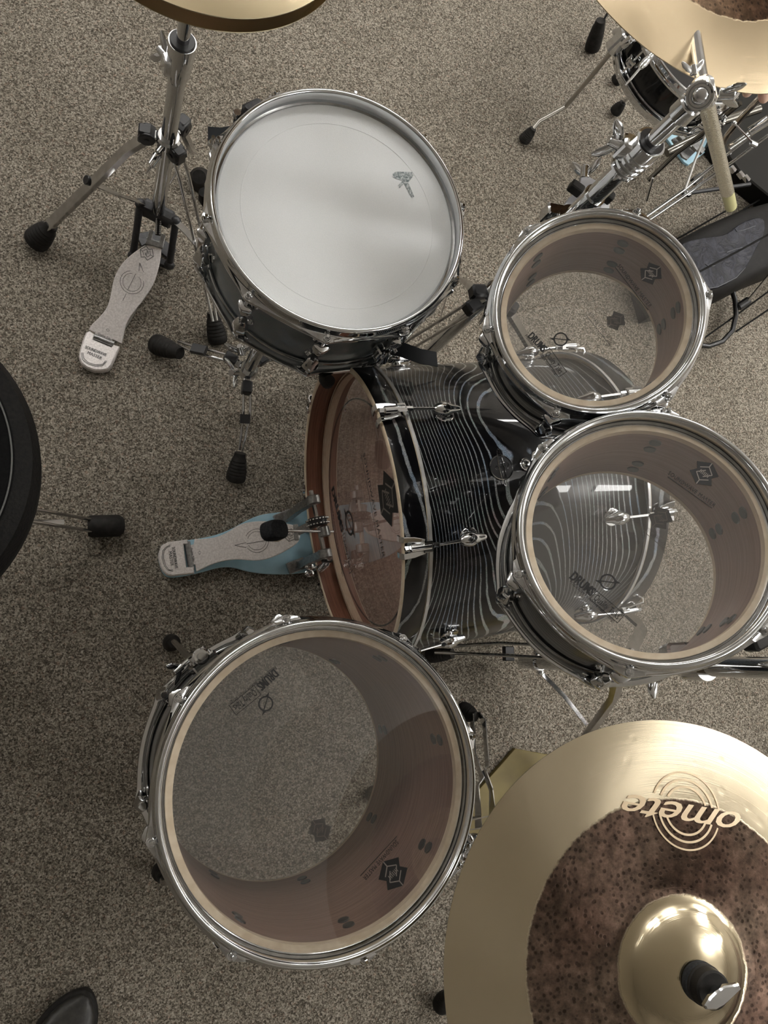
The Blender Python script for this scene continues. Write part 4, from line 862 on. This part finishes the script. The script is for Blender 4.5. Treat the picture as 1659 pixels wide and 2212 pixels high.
MB().sweep([bst, RC_ + V((0, 0, -.045)), RC_ + V((0, 0, .075))], .0075, 16).build('boom_arm', CHROME, sa)
mb = MB(); mb.ell(RC_ + V((0, 0, -.045)), (.019, .019, .019)); mb.cyl(RC_ + V((0, 0, -.03)), RC_ + V((0, 0, -.0)), .011, seg=20); mb.build('cymbal_seat', CHROME, sa)
# multi clamp holding the small tom
cl_ = thing('tom_clamp', 'flat chrome plate clamp joining the small tom to its boom stand', 'clamp', XA + Zv*(zc-.02))
zk = zc + .005
pl1 = [(1216, 475), (1215, 448), (1228, 428), (1252, 408), (1262, 395), (1286, 404), (1300, 430), (1318, 440), (1315, 458), (1298, 466)]
mb = MB(); mb.prism([at(x, y, zk-.06 + (1300-x)*.0001) for x, y in pl1], (0, 0, 1), .004, ch=.0008)
mb.prism([at(x, y, zk-.03) for x, y in [(1252, 402), (1256, 378), (1264, 377), (1290, 390), (1320, 408), (1318, 426), (1296, 416)]], (0, 0, 1), .006, ch=.001); mb.build('plate', simple('satin_grey_metal', (.33, .33, .34), .35, .5), cl_)
mb = MB(); mb.sweep([XA + Zv*(zk-.03), XA + Zv*(zk+.01)], [.0205, .0205], 26); mb.box(XA + Zv*(zk-.01) + V((-.02, .012, 0)), (.03, .02, .03)); mb.build('pipe_jaw', CHROME, cl_)
for q in ((1244, 407), (1310, 423)): c_ = at(q[0], q[1], zk-.028); MB().box(c_, (.022, .014, .018), frame(Zv, (1, -.5, 0))).build('rubber_insert', RUBBER, cl_)
for q in ((1255, 405), (1305, 437)): c_ = at(q[0], q[1], zk-.055); MB().cyl(c_, c_ + Zv*.006, .0055, seg=16, ch=.001).build('bolt', CHROME, cl_)
mb = MB(); w_ = at(1262, 372, zk-.02); wing(mb, w_ - V((0, .01, 0)), V((-.1, 1, .4)), V((.25, .4, 1)), .021); mb.build('wing_nut', CHROME, cl_)
mb = MB(); w_ = at(1255, 455, zk+.005); wing(mb, w_ - V((0, 0, .012)), V((.1, -.1, 1)), V((.8, .3, .3)), .018); mb.build('wing_nut', CHROME, cl_)
# ================================================================== STAND B (vertical pole right of the large tom)
XB = V((.850, -.022, 0)); sb = thing('tom_stand', 'chrome pole stand with flat legs right of the larger rack tom', 'stand', XB)
pB = lambda px, py: onpole(V((XB.x, XB.y, .03)), V((XB.x, XB.y, 1.0)), px, py)
MB().cyl(XB + Zv*.06, XB + Zv*.86, .0150, seg=28).build('lower_tube', CHROME, sb)
zb1 = pB(1340, 1436).z; zb0 = pB(1162, 1431).z
mb = MB(); h1 = XB + Zv*zb1; h0 = XB + Zv*zb0; mb.sweep([h1 - Zv*.012, h1 - Zv*.008, h1 + Zv*.008, h1 + Zv*.012], [.018, .022, .022, .018], 28)
JB = [at(1340, 1475, zb1-.01), at(1325, 1412, zb1-.01), h1 + V((.035, .02, -.01))]
for j in JB: mb.bar([h1, j], .017, .013)
mb.build('tripod_collar', CHROME, sb)
mb = MB(); mb.cyl(h0 - Zv*.012, h0 + Zv*.012, .019, seg=26, ch=.002); K = [at(1168, 1452, zb0), at(1160, 1408, zb0), h0 + V((.03, .02, 0))]
for k in K: mb.bar([h0, k], .013, .010); mb.ell(k, (.008, .008, .008))
mb.build('strut_collar', CHROME, sb)
knee = at(1275, 1590, zb1*.5)
leg(sb, [JB[0], at(1332, 1510, zb1*.86), knee, at(1200, 1700, .06)], 'channel', .021, foot_r=(.021, .012), flen=.065)
leg(sb, [JB[1], at(1200, 1408, zb1*.62), at(1080, 1402, zb1*.42), at(940, 1404, .05)], 'double', .024, .0035, (.020, .012), .06, ftip=at(925, 1412, .01))
leg(sb, [JB[2], h1 + V((.12, .07, -.08)), V((XB.x+.25, XB.y+.15, .04))], 'channel', .02, foot_r=(.021, .012))
MB().bar([K[0], at(1220, 1505, .15), at(1268, 1566, zb1*.48)], .009, .0025).build('strut', CHROME_S, sb)
MB().box(at(1098, 1412, .145), (.022, .03, .014)).build('leg_clip', BLACKP, sb)
# tom holder from pole to large tom
zz = .60; th_ = thing('tom_clamp', 'chrome clamp with wing nuts under the edge of the larger rack tom', 'clamp', XB + Zv*zz)
mb = MB(); mb.sweep([XB + Zv*(zz-.02), XB + Zv*(zz+.02)], [.022, .022], 26); e2 = T2C - T2N*.08 + V((.10, -.135, -.03)); mb.sweep([XB + Zv*zz, (XB + Zv*zz).lerp(e2, .6), e2], .0095, 16); mb.box(e2, (.05, .03, .04), frame(T2N)); mb.build('bracket_arm', CHROME, th_)
for q, s_ in (((1420, 1462), .025), ((1300, 1465), .016)):
    mb = MB(); w_ = at(q[0], q[1], .60); wing(mb, w_ + V((-.01, .012, 0)), V((.5, -.6, .25)), V((.7, .35, .1)), s_); mb.cyl(w_ + V((-.03, .035, -.005)), w_, .005, seg=12); mb.build('wing_nut', CHROME, th_)
mb = MB(); q = at(1640, 1375, .68); mb.box(q, (.05, .03, .03), frame(Zv, (1, .4, 0))); mb.build('rubber_block', RUBBER, th_)
# ================================================================== STAND C (under the big cymbal)
XC = V((CC.x + .02, CC.y + .0, 0)); sc_ = thing('cymbal_stand', 'chrome stand hidden under the huge two-tone cymbal, one flat leg showing', 'stand', XC)
MB().cyl(XC + Zv*.05, XC + Zv*.62, .0135, seg=26).build('lower_tube', CHROME, sc_)
tp = CC - CN*.035; mb = MB(); mb.sweep([XC + Zv*.60, XC + Zv*.72, tp, CC + CN*.055 + CN*.03], [.010, .010, .006, .004], 18); mb.build('upper_tube', CHROME, sc_)
mb = MB(); mb.ell(XC + Zv*.735, (.017, .017, .02)); mb.cyl(tp, CC + CN*.048, .007, seg=18); mb.cyl(CC + CN*.018, CC + CN*.030, .0165, seg=28, ch=.002); mb.build('tilter', CHROME, sc_)
mb = MB(); top = CC + CN*.068; mb.cyl(top - CN*.004, top + CN*.012, .0185, .0180, seg=30, ch=.002); mb.cyl(CC + CN*.063, CC + CN*.067, .0195, seg=30, ch=.001); mb.build('cymbal_sleeve', RUBBER, sc_)
mb = MB(); sp_ = (onpl(1580, 2095, top + CN*.012, CN) - onpl(1515, 2135, top + CN*.012, CN)).normalized()
t0 = top + CN*.012; cr_ = CN.cross(sp_).normalized(); mb.cyl(t0, t0 + CN*.010, .006, seg=20, ch=.001)
mb.prism([t0 + CN*.015 + sp_*a + cr_*b for a, b in ((-.021, -.002), (-.012, -.007), (-.003, -.0075), (.004, -.0065), (.021, -.003), (.021, .002), (.006, .0075), (-.004, .0075), (-.012, .006), (-.021, .002))], CN, .006, ch=.0015); mb.build('wing_nut', CHROME, sc_)
hc_ = XC + Zv*.30; mb = MB(); mb.cyl(hc_ - Zv*.012, hc_ + Zv*.012, .021, seg=26, ch=.003); mb.build('tripod_collar', CHROME, sc_)
la = at(1028, 1548, .045); kp = at(1045, 1665, .13)
nrm = Zv; mbv = MB(); pts_l = [at(1019, 1545, .05), at(1024, 1630, .10), at(1033, 1655, .115), at(1042, 1682, .13), at(1030, 1700, .14), at(1034, 1790, .19), hc_ + V((-.04, .03, 0))]
pts_r = [at(1034, 1540, .05), at(1046, 1560, .06), at(1053, 1655, .115), at(1045, 1664, .13), at(1061, 1705, .15), at(1064, 1760, .18), hc_ + V((-.03, .045, 0))]
mbv.sweep(pts_l, 1.0, sect=[(-.0012, -.007), (.0012, -.007), (.0012, .007), (-.0012, .007)], up=Zv); mbv.sweep(pts_r, 1.0, sect=[(-.0012, -.007), (.0012, -.007), (.0012, .007), (-.0012, .007)], up=Zv); lo_ = mbv.build('leg', CHROME_S, sc_)
fb = MB(); foot(fb, at(996, 1534, .012), at(1028, 1548, .05), .021, .012); fb.build('rubber_foot', RUBBER, lo_)
leg(sc_, [hc_ + V((.03, -.01, 0)), hc_ + V((.15, -.06, -.06)), V((XC.x+.33, XC.y-.14, .045))], 'double', .018); leg(sc_, [hc_ + V((0, -.04, 0)), hc_ + V((.03, -.16, -.06)), V((XC.x+.05, XC.y-.34, .045))], 'double', .018)
# small clamp between the floor tom and the cymbal
fc = thing('tom_clamp', 'small chrome clamp between the floor tom and the huge cymbal', 'clamp', at(995, 1830, .40))
mb = MB(); a = FTC + (at(1005, 1842, .40) - FTC); mb.sweep([at(985, 1850, .42), at(1002, 1838, .42), at(1040, 1820, .42), V((XC.x, XC.y, .45))], .0075, 14); mb.box(at(1000, 1842, .42), (.03, .02, .03)); mb.build('bracket_arm', CHROME, fc)
mb = MB(); mb.ell(at(1012, 1812, .44), (.006, .012, .010), frame((.3, .2, 1), (1, .5, 0))); mb.cyl(at(1010, 1818, .44), at(1008, 1832, .44), .0065, seg=18, ch=.002); wing(mb, at(1004, 1850, .43), V((-.4, .8, .4)), V((.8, .4, .3)), .014); mb.build('wing_nut', CHROME, fc)
# gold sheet on the floor
gp = [at(x, y, .012) for x, y in [(1113, 1617), (1195, 1632), (1330, 1660), (1300, 1900), (1040, 1900), (985, 1840), (1035, 1705)]]
tag(MB().prism(gp, (0, 0, 1), .011, ch=.001).build('board', GOLD), 'mustard gold board lying on the carpet half under the huge cymbal', 'board')
# ================================================================== THRONE
TC = V((-.313, .212, .60)); thr = thing('drum_throne', 'round black drum throne with piping at the left edge', 'stool', (TC.x, TC.y, 0))
mb = MB(); Rs = .215
mb.lathe([(0, -.005), (Rs*.6, -.004), (Rs*.82, -.006), (Rs*.88, -.010), (Rs*.965, -.020), (Rs*1.0, -.045), (Rs*.99, -.082), (Rs*.96, -.092), (0, -.094)], 96, Matrix.Translation(TC), mis=[1, 1, 1, 0, 0, 0, 0, 0]); mb.build('seat', [VINYL, VINYLS], thr)
MB().sweep([TC + V((Rs*.865*math.cos(2*PI*i/120), Rs*.865*math.sin(2*PI*i/120), -.0085)) for i in range(120)], .0011, 6, closed=True).build('piping', THREAD, thr)
MB().cyl((TC.x, TC.y, .10), (TC.x, TC.y, .515), .0145, seg=24).build('post', CHROME, thr)
hb_ = V((TC.x, TC.y, .30)); fo = at(240, 1135, .03); dd = (V((fo.x, fo.y, 0)) - V((TC.x, TC.y, 0))).normalized()
MB().cyl(hb_ - Zv*.015, hb_ + Zv*.015, .024, seg=26, ch=.003).build('tripod_collar', CHROME, thr)
for k in range(3):
    d_ = Matrix.Rotation(k*2*PI/3, 3, 'Z') @ dd; s_ = hb_ + d_*.03; e_ = V((TC.x, TC.y, 0)) + d_*((fo - V((TC.x, TC.y, fo.z))).length - .02)
    n_ = d_.cross(Zv); mb = MB()
    for sg in (1, -1): mb.sweep([s_ + n_*sg*.011, s_.lerp(e_ + Zv*.07, .6) + n_*sg*.011, e_ + Zv*.035 - d_*.012 + n_*sg*.011], .0032, 10)
    lo_ = mb.build('leg', CHROME_S, thr); mb = MB(); mb.sweep([e_ + Zv*.026 - d_*.022, e_ + Zv*.026 - d_*.016, e_ + Zv*.024 + d_*.034, e_ + Zv*.022 + d_*.040], [.019, .0215, .0215, .017], 24); mb.build('rubber_foot', RUBBER, lo_)
    MB().bar([V((TC.x, TC.y, .13)) + d_*.015, e_ - d_*.06 + Zv*.09], .009, .0025).build('strut', CHROME_S, thr)
# ================================================================== SHOE
LEATH = noisy('black_shoe_leather', (.018, .017, .015), (.032, .030, .026), 120, .42, bump=.3)
t0_ = at(190, 2142, .02); t1_ = at(152, 2212, .02); sd = (t1_ - t0_); sd.z = 0; sd.normalize(); sw = V((-sd.y, sd.x, 0)); sh = thing('shoe', 'dark rounded shoe toe at the bottom left corner', 'shoe', (t0_.x, t0_.y, 0))
def shoe_sec(x, k, hk):       # x 0..1 along length .29
    w = .5*(.098*(math.sin(min(1, x*3.6+.02)*PI/2)**.55) if x < .36 else .098 - (x-.36)*.045 if x < .8 else (.078*math.cos((x-.8)/.2*PI/2)**.5)); return max(w, .004)*k
def loft(mb, secs, n=24):
    vs = []; fs = []
    for c_, w, h0, h1 in secs:
        for i in range(n):
            a_ = 2*PI*i/n; ca, sa_ = math.cos(a_), math.sin(a_); yy = (abs(ca)**.75)*(1 if ca > 0 else -1)*w; zz_ = (abs(sa_)**.8)*(1 if sa_ > 0 else -1)
            vs.append(c_ + sw*yy + Zv*(h0 + (h1-h0)*(.5+.5*zz_)))
    m_ = len(secs)
    for j in range(m_-1):
        for i in range(n): k = (i+1) % n; fs.append((j*n+i, j*n+k, (j+1)*n+k, (j+1)*n+i))
    fs += [tuple(range(n-1, -1, -1)), tuple((m_-1)*n+i for i in range(n))]; mb.add(vs, fs)
xs = [0, .01, .03, .06, .1, .16, .24, .34, .45, .56, .68, .8, .9, .96, 1]
b3 = V((t0_.x, t0_.y, 0))
mb = MB(); loft(mb, [(b3 + sd*.29*x, shoe_sec(x, 1.06, 0), .001, .020) for x in xs]); mb.build('sole', RUBBER, sh)
hh_ = lambda x: .028 + .022*min(1, x*4)**.7 + .045*max(0, min(1, (x-.3)/.4))
mb = MB(); loft(mb, [(b3 + sd*(.006 + .278*x), shoe_sec(x, .95, 0), .012, hh_(x)) for x in xs]); uo = mb.build('upper', LEATH, sh)
mb = MB(); mb.sweep([b3 + sd*(.085 - .035*math.cos(a_/12*PI)*0 + .03*abs(a_/12-.5)*2) + sw*(.040*(a_/6-1)) + Zv*(hh_(.3)*.98 - .016*abs(a_/6-1)**2) for a_ in range(13)], .0013, 6); mb.build('toe_seam', BLACKP, uo)
# a trouser cuff and leg stump would be out of frame; only the tongue is built
mb = MB(); mb.sweep([b3 + sd*.12 + Zv*.058, b3 + sd*.17 + Zv*.082, b3 + sd*.20 + Zv*.10], [.02, .027, .03], 16); mb.build('tongue', LEATH, uo)
# ================================================================== SECOND KIT (upper right)
c2 = at(1492, 110, .34); d2 = drum('drum', 'black-headed drum with chrome hoop under the upper right cymbal', c2, (.10, .06, 1), .140, .075, 4, 20, ear=.004, lugz=.0375, lugL=.02, headm=BLACKH, bh=BLACKH, spots=False, wrapm=simple('black_lacquer', (.01, .01, .01), .1), inner=INNER, wall=.008)
mb = MB(); a, b_ = at(1350, 186, .37), at(1382, 148, .38); mb.cyl(a, b_, .003, seg=10); mb.ell(b_ + (b_-a)*.35, (.009, .009, .022), frame(b_-a)); mb.ell(b_ + (b_-a)*.75, (.007, .007, .012), frame(b_-a)); mb.build('hoop_screw', CHROME, d2)
k2 = thing('drum_hardware', 'thin bent grey leg rod with rubber tips beside the black-headed drum', 'stand', at(1240, 200, 0))
sp2 = MB().sweep([at(1332, 98, .30), at(1290, 150, .22), at(1222, 230, .09), at(1165, 262, .05), at(1146, 285, .035)], .0055, 12).build('rod', simple('dull_steel', (.42, .40, .36), .4, .9), k2)
fb = MB(); foot(fb, at(1130, 305, .006), at(1152, 278, .045), .016, .010); fb.build('rubber_foot', RUBBER, sp2)
mb = MB(); mb.box(at(1336, 92, .31), (.03, .03, .05), frame((.3, .2, 1))); mb.cyl(at(1345, 100, .33), at(1368, 80, .36), .009, seg=16, ch=.002); mb.cyl(at(1325, 70, .30), at(1352, 62, .33), .007, seg=16, ch=.002); wing(mb, at(1350, 95, .34), V((.4, -.3, 1)), V((1, .4, 0)), .016); mb.build('bracket', CHROME, k2)
k3 = thing('cymbal_stand', 'chrome stand with one big tapered rubber foot at the top edge', 'stand', at(1330, -60, 0))
o3 = MB().sweep([at(1400, -160, .4), at(1318, 20, .12), at(1305, 42, .08)], .0045, 10).build('leg', CHROME, k3)
fb = MB(); foot(fb, at(1278, 108, .006), at(1298, 44, .085), .0215, .0145, rings=False); fb.build('rubber_foot', RUBBER, o3)
k3b = MB().cyl(at(1400, -160, .05), at(1400, -160, .05) + Zv*.6, .0125, seg=20).build('tube', CHROME, k3)
for q, e, nm in (((1328, 176), (1350, 158), 'upper'), ((1327, 243), (1346, 222), 'lower')):
    t3 = thing('rubber_foot', 'black rubber foot beside the black-headed drum, ' + nm + ' of two', 'foot', at(q[0], q[1], .0)); fb = MB(); foot(fb, at(q[0], q[1], .01), at(e[0], e[1], .045), .0165, .010, rings=False); fb.build('cap', RUBBER, t3)
    MB().sweep([at(e[0], e[1], .045), at(e[0]+22, e[1]-22, .10)], .005, 10).build('stem', CHROME_S, t3)
# pale blue pedal plate on the floor
bpl = thing('bass_drum_pedal', 'pale blue pedal plate half hidden by the stands at upper right', 'pedal', at(1490, 310, 0))
mb = MB(); mb.prism([at(x, y, .008) for x, y in [(1428, 282), (1440, 262), (1500, 250), (1545, 262), (1535, 320), (1488, 356), (1478, 350)]], (0, 0, 1), .007, ch=.001); mb.build('base_plate', BLUE, bpl)
mb = MB(); mb.prism([at(x, y, .05) for x, y in [(1452, 300), (1470, 290), (1515, 290), (1512, 318), (1485, 344), (1474, 338)]], (-.2, 0, 1), .006, ch=.001)
for i in range(4): mb.box(at(1474+12*i, 300+7*i, .065), (.03, .02, .012), frame(Zv, (1, -.7, 0)))
mb.build('footboard', PEDALD, bpl); mb = MB(); mb.cyl(at(1440, 268, .09), at(1510, 262, .09), .006, seg=12); mb.ell(at(1455, 268, .1), (.016, .008, .008)); mb.ell(at(1490, 270, .1), (.02, .008, .008)); mb.build('axle', CHROME, bpl)
# plain black box at the right edge, standing in for the second bass drum
bx = thing('black_box', 'large matte black box at the right edge behind crossing stand legs', 'box', at(1640, 300, 0))
mb = MB(); mb.prism([at(x, y, .06) for x, y in [(1548, 300), (1590, 205), (1700, 150), (1860, 300), (1720, 470), (1600, 372)]], (0, 0, 1), .055, ch=.004); mb.build('case', simple('matte_black_case', (.012, .011, .009), .6, **{'Specular IOR Level': .15}), bx)
for q in ((1582, 366), (1600, 378), (1612, 386)): MB().box(at(q[0], q[1], .06), (.02, .012, .014), frame(Zv, (1, -1, 0))).build('latch', CHROME_S, bx)
# double-tube leg crossing
def rods(name, label, cat, items, group=None):
    P_ = thing(name, label, cat, at(items[0][0][0][0], items[0][0][0][1], 0), None, group)
    for pts, r, nm, mt in items:
        MB().sweep([at(*p) for p in pts], r, 12).build(nm, mt, P_)
    return P_
DS = simple('dark_steel', (.20, .19, .17), .22, 1); BR_ = simple('warm_steel', (.55, .47, .38), .2, 1)
k4 = rods('boom_stand', 'long twin-rod chrome stand leg slanting to the small tom from the right edge', 'stand', [
    ([(1385, 475, .05), (1480, 408, .12), (1570, 335, .2), (1690, 240, .32)], .0042, 'leg', CHROME), ([(1392, 482, .05), (1490, 415, .12), (1582, 350, .2), (1700, 262, .32)], .0042, 'leg', CHROME),
    ([(1575, 320, .24), (1625, 285, .28)], .0085, 'sleeve', CHROME_S), ([(1620, 285, .28), (1662, 258, .32)], .0125, 'collar', CHROME),
    ([(1480, 408, .13), (1500, 350, .16), (1525, 290, .2)], .0032, 'strut', WHITEP), ([(1475, 419, .02), (1550, 408, .04), (1620, 398, .06)], .0055, 'cross_bar', BLACKM)])
MB().ell(at(1484, 420, .02), (.014, .012, .012)).build('knob', CHROME, k4)
MB().box(at(1505, 387, .13), (.035, .018, .012), frame(Zv, (.7, .6, 0))).build('leg_clip', BLACKP, k4)
k5 = rods('boom_stand', 'warm steel bent tube rising to the upper right edge', 'stand', [([(1560, 345, .16), (1556, 322, .2), (1572, 290, .26), (1605, 250, .34), (1700, 150, .5)], .0072, 'tube', BR_), ([(1440, 330, .07), (1500, 300, .10), (1560, 262, .13), (1640, 235, .16)], .012, 'leg', DS), ([(1400, 390, .02), (1462, 330, .1), (1530, 280, .18), (1600, 222, .28)], .0062, 'leg', DS)])
mb = MB(); 
for i, (x, y) in enumerate(((1545, 222), (1552, 236), (1540, 248), (1560, 258), (1548, 268), (1572, 212), (1585, 200), (1556, 200))):
    mb.cyl(at(x, y, .30), at(x+9, y-8, .31), .0075, seg=14, ch=.0015); mb.ell(at(x+3, y+5, .305), (.007, .012, .006), frame(Zv, (1, (-1)**i*.5, 0)))
mb.build('clamp', CHROME, k5)
mb = MB(); mb.cyl(at(1586, 266, .34), at(1630, 312, .34), .0022, seg=8); mb.ell(at(1586, 266, .34), (.006, .006, .006)); mb.cyl(at(1622, 308, .34), at(1634, 314, .34), .0065, seg=14, ch=.001); mb.build('hook_rod', CHROME, k5)
tag(MB().cyl(at(1410, 384, .10), at(1396, 434, .04), .0036, seg=12, ch=.001).build('steel_rod', CHROME), 'short bright upright rod standing alone above the small tom', 'rod')
# thin black cords
for i, (a, b_, w_) in enumerate((((1380, 562), (1574, 452), 'crossing just past the boom rod end'), ((1578, 470), (1700, 393), 'between boom rod end and black case'), ((1505, 590), (1690, 490), 'lying over the mottled black case'), ((1505, 742), (1700, 600), 'running through the black cable loop'), ((1590, 716), (1700, 640), 'lowest one near the right edge'))):
    z = .03 if i < 2 else .21 if i == 2 else .03
    tag(MB().sweep([at(a[0], a[1], z), at((a[0]+b_[0])/2, (a[1]+b_[1])/2+1, z), at(b_[0], b_[1], z)], .0024, 8).build('cord', VINYL), 'thin straight black cord ' + w_, 'cord', 'thin black cords')
# mottled black case
cs_ = thing('gig_bag', 'long black soft case with mottled bluish panel right of the small tom', 'bag', at(1570, 540, 0))
olx = [(1400, 560), (1470, 512), (1530, 480), (1600, 450), (1680, 428), (1800, 410), (1830, 560), (1740, 560), (1659, 592), (1600, 622), (1560, 640), (1500, 655), (1430, 668)]
pts = [at(x, y, .10) for x, y in olx]; mb = MB(); cen = sum(pts, V((0, 0, 0)))/len(pts); rings = []
for z_, k_ in ((.004, .99), (.03, 1.0), (.075, .99), (.10, .95), (.115, .86), (.122, .7), (.124, .4)):
    rings.append([V((cen.x + (p.x-cen.x)*k_, cen.y + (p.y-cen.y)*k_, z_)) for p in pts])
m_ = len(pts); vs = [p for r in rings for p in r]; fs = [tuple(range(m_-1, -1, -1)), tuple((len(rings)-1)*m_+i for i in range(m_))]
for j in range(len(rings)-1):
    for i in range(m_): k = (i+1) % m_; fs.append((j*m_+i, j*m_+k, (j+1)*m_+k, (j+1)*m_+i))
mb.add(vs, fs); SHELLM = noisy('black_soft_shell', (.008, .0075, .007), (.012, .011, .010), 60, .55, bump=.2); SHELLM.node_tree.nodes['Principled BSDF'].inputs['Specular IOR Level'].default_value = .15; bo2 = mb.build('body', SHELLM, cs_, ang=70)
mm, t, b = nt('mottled_bluish_vinyl'); co = N(t, 'ShaderNodeTexCoord').outputs['Object']
a1 = N(t, 'ShaderNodeTexNoise', {'Vector': co, 'Scale': 22.0, 'Detail': 5, 'Distortion': 2.5}).outputs['Fac']
t.links.new(ramp(t, a1, [(.35, (.006, .006, .008)), (.5, (.011, .011, .017)), (.62, (.020, .021, .030))]), b.inputs['Base Color']); b.inputs['Roughness'].default_value = .42; b.inputs['Specular IOR Level'].default_value = .2
t.links.new(N(t, 'ShaderNodeBump', {'Height': a1, 'Strength': .5, 'Distance': .006}).outputs[0], b.inputs['Normal'])
pl_ = [(1440, 560), (1470, 525), (1520, 512), (1570, 508), (1600, 480), (1650, 465), (1655, 500), (1632, 540), (1612, 580), (1580, 610), (1540, 625), (1500, 628), (1450, 610)]
MB().prism([at(x, y, .1275) for x, y in smooth(pl_, 2)], (0, 0, 1), .008, ch=.002).build('panel', mm, bo2)
GE_ = simple('grey_edge', (.07, .07, .08), .4)
for q in (((1588, 494), (1592, 500), (1604, 498), (1632, 488)), ((1524, 570), (1532, 576), (1545, 574)), ((1570, 545), (1590, 538), (1604, 535)), ((1514, 626), (1550, 620), (1590, 600), (1610, 578))): MB().sweep([at(x, y, .1285) for x, y in q], .0010, 6).build('moulded_line', GE_, bo2)
# cable loop with chrome tip rod
lp_ = thing('cable_loop', 'curved black hoop with a socket right of the small tom', 'hoop', at(1580, 700, 0))
MB().sweep([at(*p) for p in ((1500, 744, .03), (1530, 748, .03), (1560, 738, .03), (1582, 715, .035), (1590, 680, .04), (1588, 650, .045), (1580, 620, .05), (1570, 600, .05))], .0068, 14).build('tube', simple('black_satin_metal', (.03, .03, .03), .25, .5), lp_)
mb = MB(); mb.cyl(at(1594, 664, .045), at(1618, 648, .06), .011, seg=18, ch=.002); mb.build('socket', BLACKP, lp_); MB().cyl(at(1615, 650, .062), at(1690, 560, .20), .0036, seg=12).build('rod', CHROME, lp_)
# ================================================================== HAND under the upper right cymbal
def skin_chain(chains, name, mat, parent):
    """one continuous surface: skin modifier over joined chains; chains = list of [(point, radius)...], first point shared by index"""
    vs = []; es = []; rs = []
    idx = {}
    def add(p, r):
        k = tuple(round(c_, 5) for c_ in p)
        if k in idx: return idx[k]
        idx[k] = len(vs); vs.append(k); rs.append(r); return idx[k]
    for ch in chains:
        last = None
        for p, r in ch:
            i = add(p, r)
            if last is not None and last != i: es.append((last, i))
            last = i
    me = bpy.data.meshes.new(name); inv = W[parent.name].inverted() if parent else Matrix.Identity(4)
    me.from_pydata([tuple(inv @ V(v)) for v in vs], es, []); o = bpy.data.objects.new(name, me); C.objects.link(o)
    md = o.modifiers.new('skin', 'SKIN'); md.use_smooth_shade = True
    if not me.skin_vertices: me.attributes
    sv = me.skin_vertices[0].data if len(me.skin_vertices) else None
    if sv:
        for i, r in enumerate(rs): sv[i].radius = (r, r)
        sv[0].use_root = True
    s2 = o.modifiers.new('sub', 'SUBSURF'); s2.levels = 2; s2.render_levels = 2
    dg = bpy.context.evaluated_depsgraph_get(); bpy.context.view_layer.update()
    nm = bpy.data.meshes.new_from_object(o.evaluated_get(bpy.context.evaluated_depsgraph_get())); o.modifiers.clear(); o.data = nm; nm.materials.append(mat)
    for p in nm.polygons: p.use_smooth = True
    if parent: o.parent = parent
    W[o.name] = W[parent.name].copy() if parent else Matrix.Identity(4)
    return o
zf = .86; wr = at(1700, 60, zf); pm = at(1668, 118, zf)
fing = [((1612, 212), (1618, 180), (1640, 140), .0078), ((1650, 226), (1650, 188), (1656, 142), .0082), ((1684, 226), (1680, 190), (1674, 146), .0080), ((1712, 212), (1705, 180), (1690, 148), .0070)]
ch = [[(at(1790, -120, zf+.02), .036), (at(1740, -20, zf), .030), (wr, .024), (pm, .022)]]
for tp_, md_, kn_, r in fing: ch.append([(pm, .022), (at(kn_[0], kn_[1], zf+.004), .0125), (at(md_[0], md_[1], zf+.002), r*1.08), (at((md_[0]+tp_[0])/2, (md_[1]+tp_[1])/2, zf-.004), r*.98), (at(tp_[0], tp_[1]-5, zf-.014), r*.86)])
ch.append([(wr, .024), (at(1660, 70, zf+.01), .013), (at(1625, 96, zf+.005), .0105), (at(1605, 125, zf-.002), .0085)])
hand = skin_chain(ch, 'person', SKIN, None)
tag(hand, 'hand of a person with fingertips showing below the upper right cymbal', 'person')
# ================================================================== RENDER LOOK
wd = bpy.data.worlds.new('world'); sc.world = wd; wd.use_nodes = True; wd.node_tree.nodes['Background'].inputs[0].default_value = (.9, .92, 1, 1); wd.node_tree.nodes['Background'].inputs[1].default_value = .3
vs_ = sc.view_settings; vs_.view_transform = 'Standard'; vs_.look = 'None'; vs_.gamma = 1; vs_.use_curve_mapping = False; vs_.exposure = 0.40
sc.cycles.max_bounces = 12; sc.cycles.transparent_max_bounces = 24; sc.cycles.glossy_bounces = 6

for o in C.objects:
    if o.parent is None and o.name.startswith('rack_tom'): o['group'] = 'rack toms'
    if o.parent is None and o.name.startswith('hi_hat_cymbal'): o['group'] = 'hi-hat cymbals'
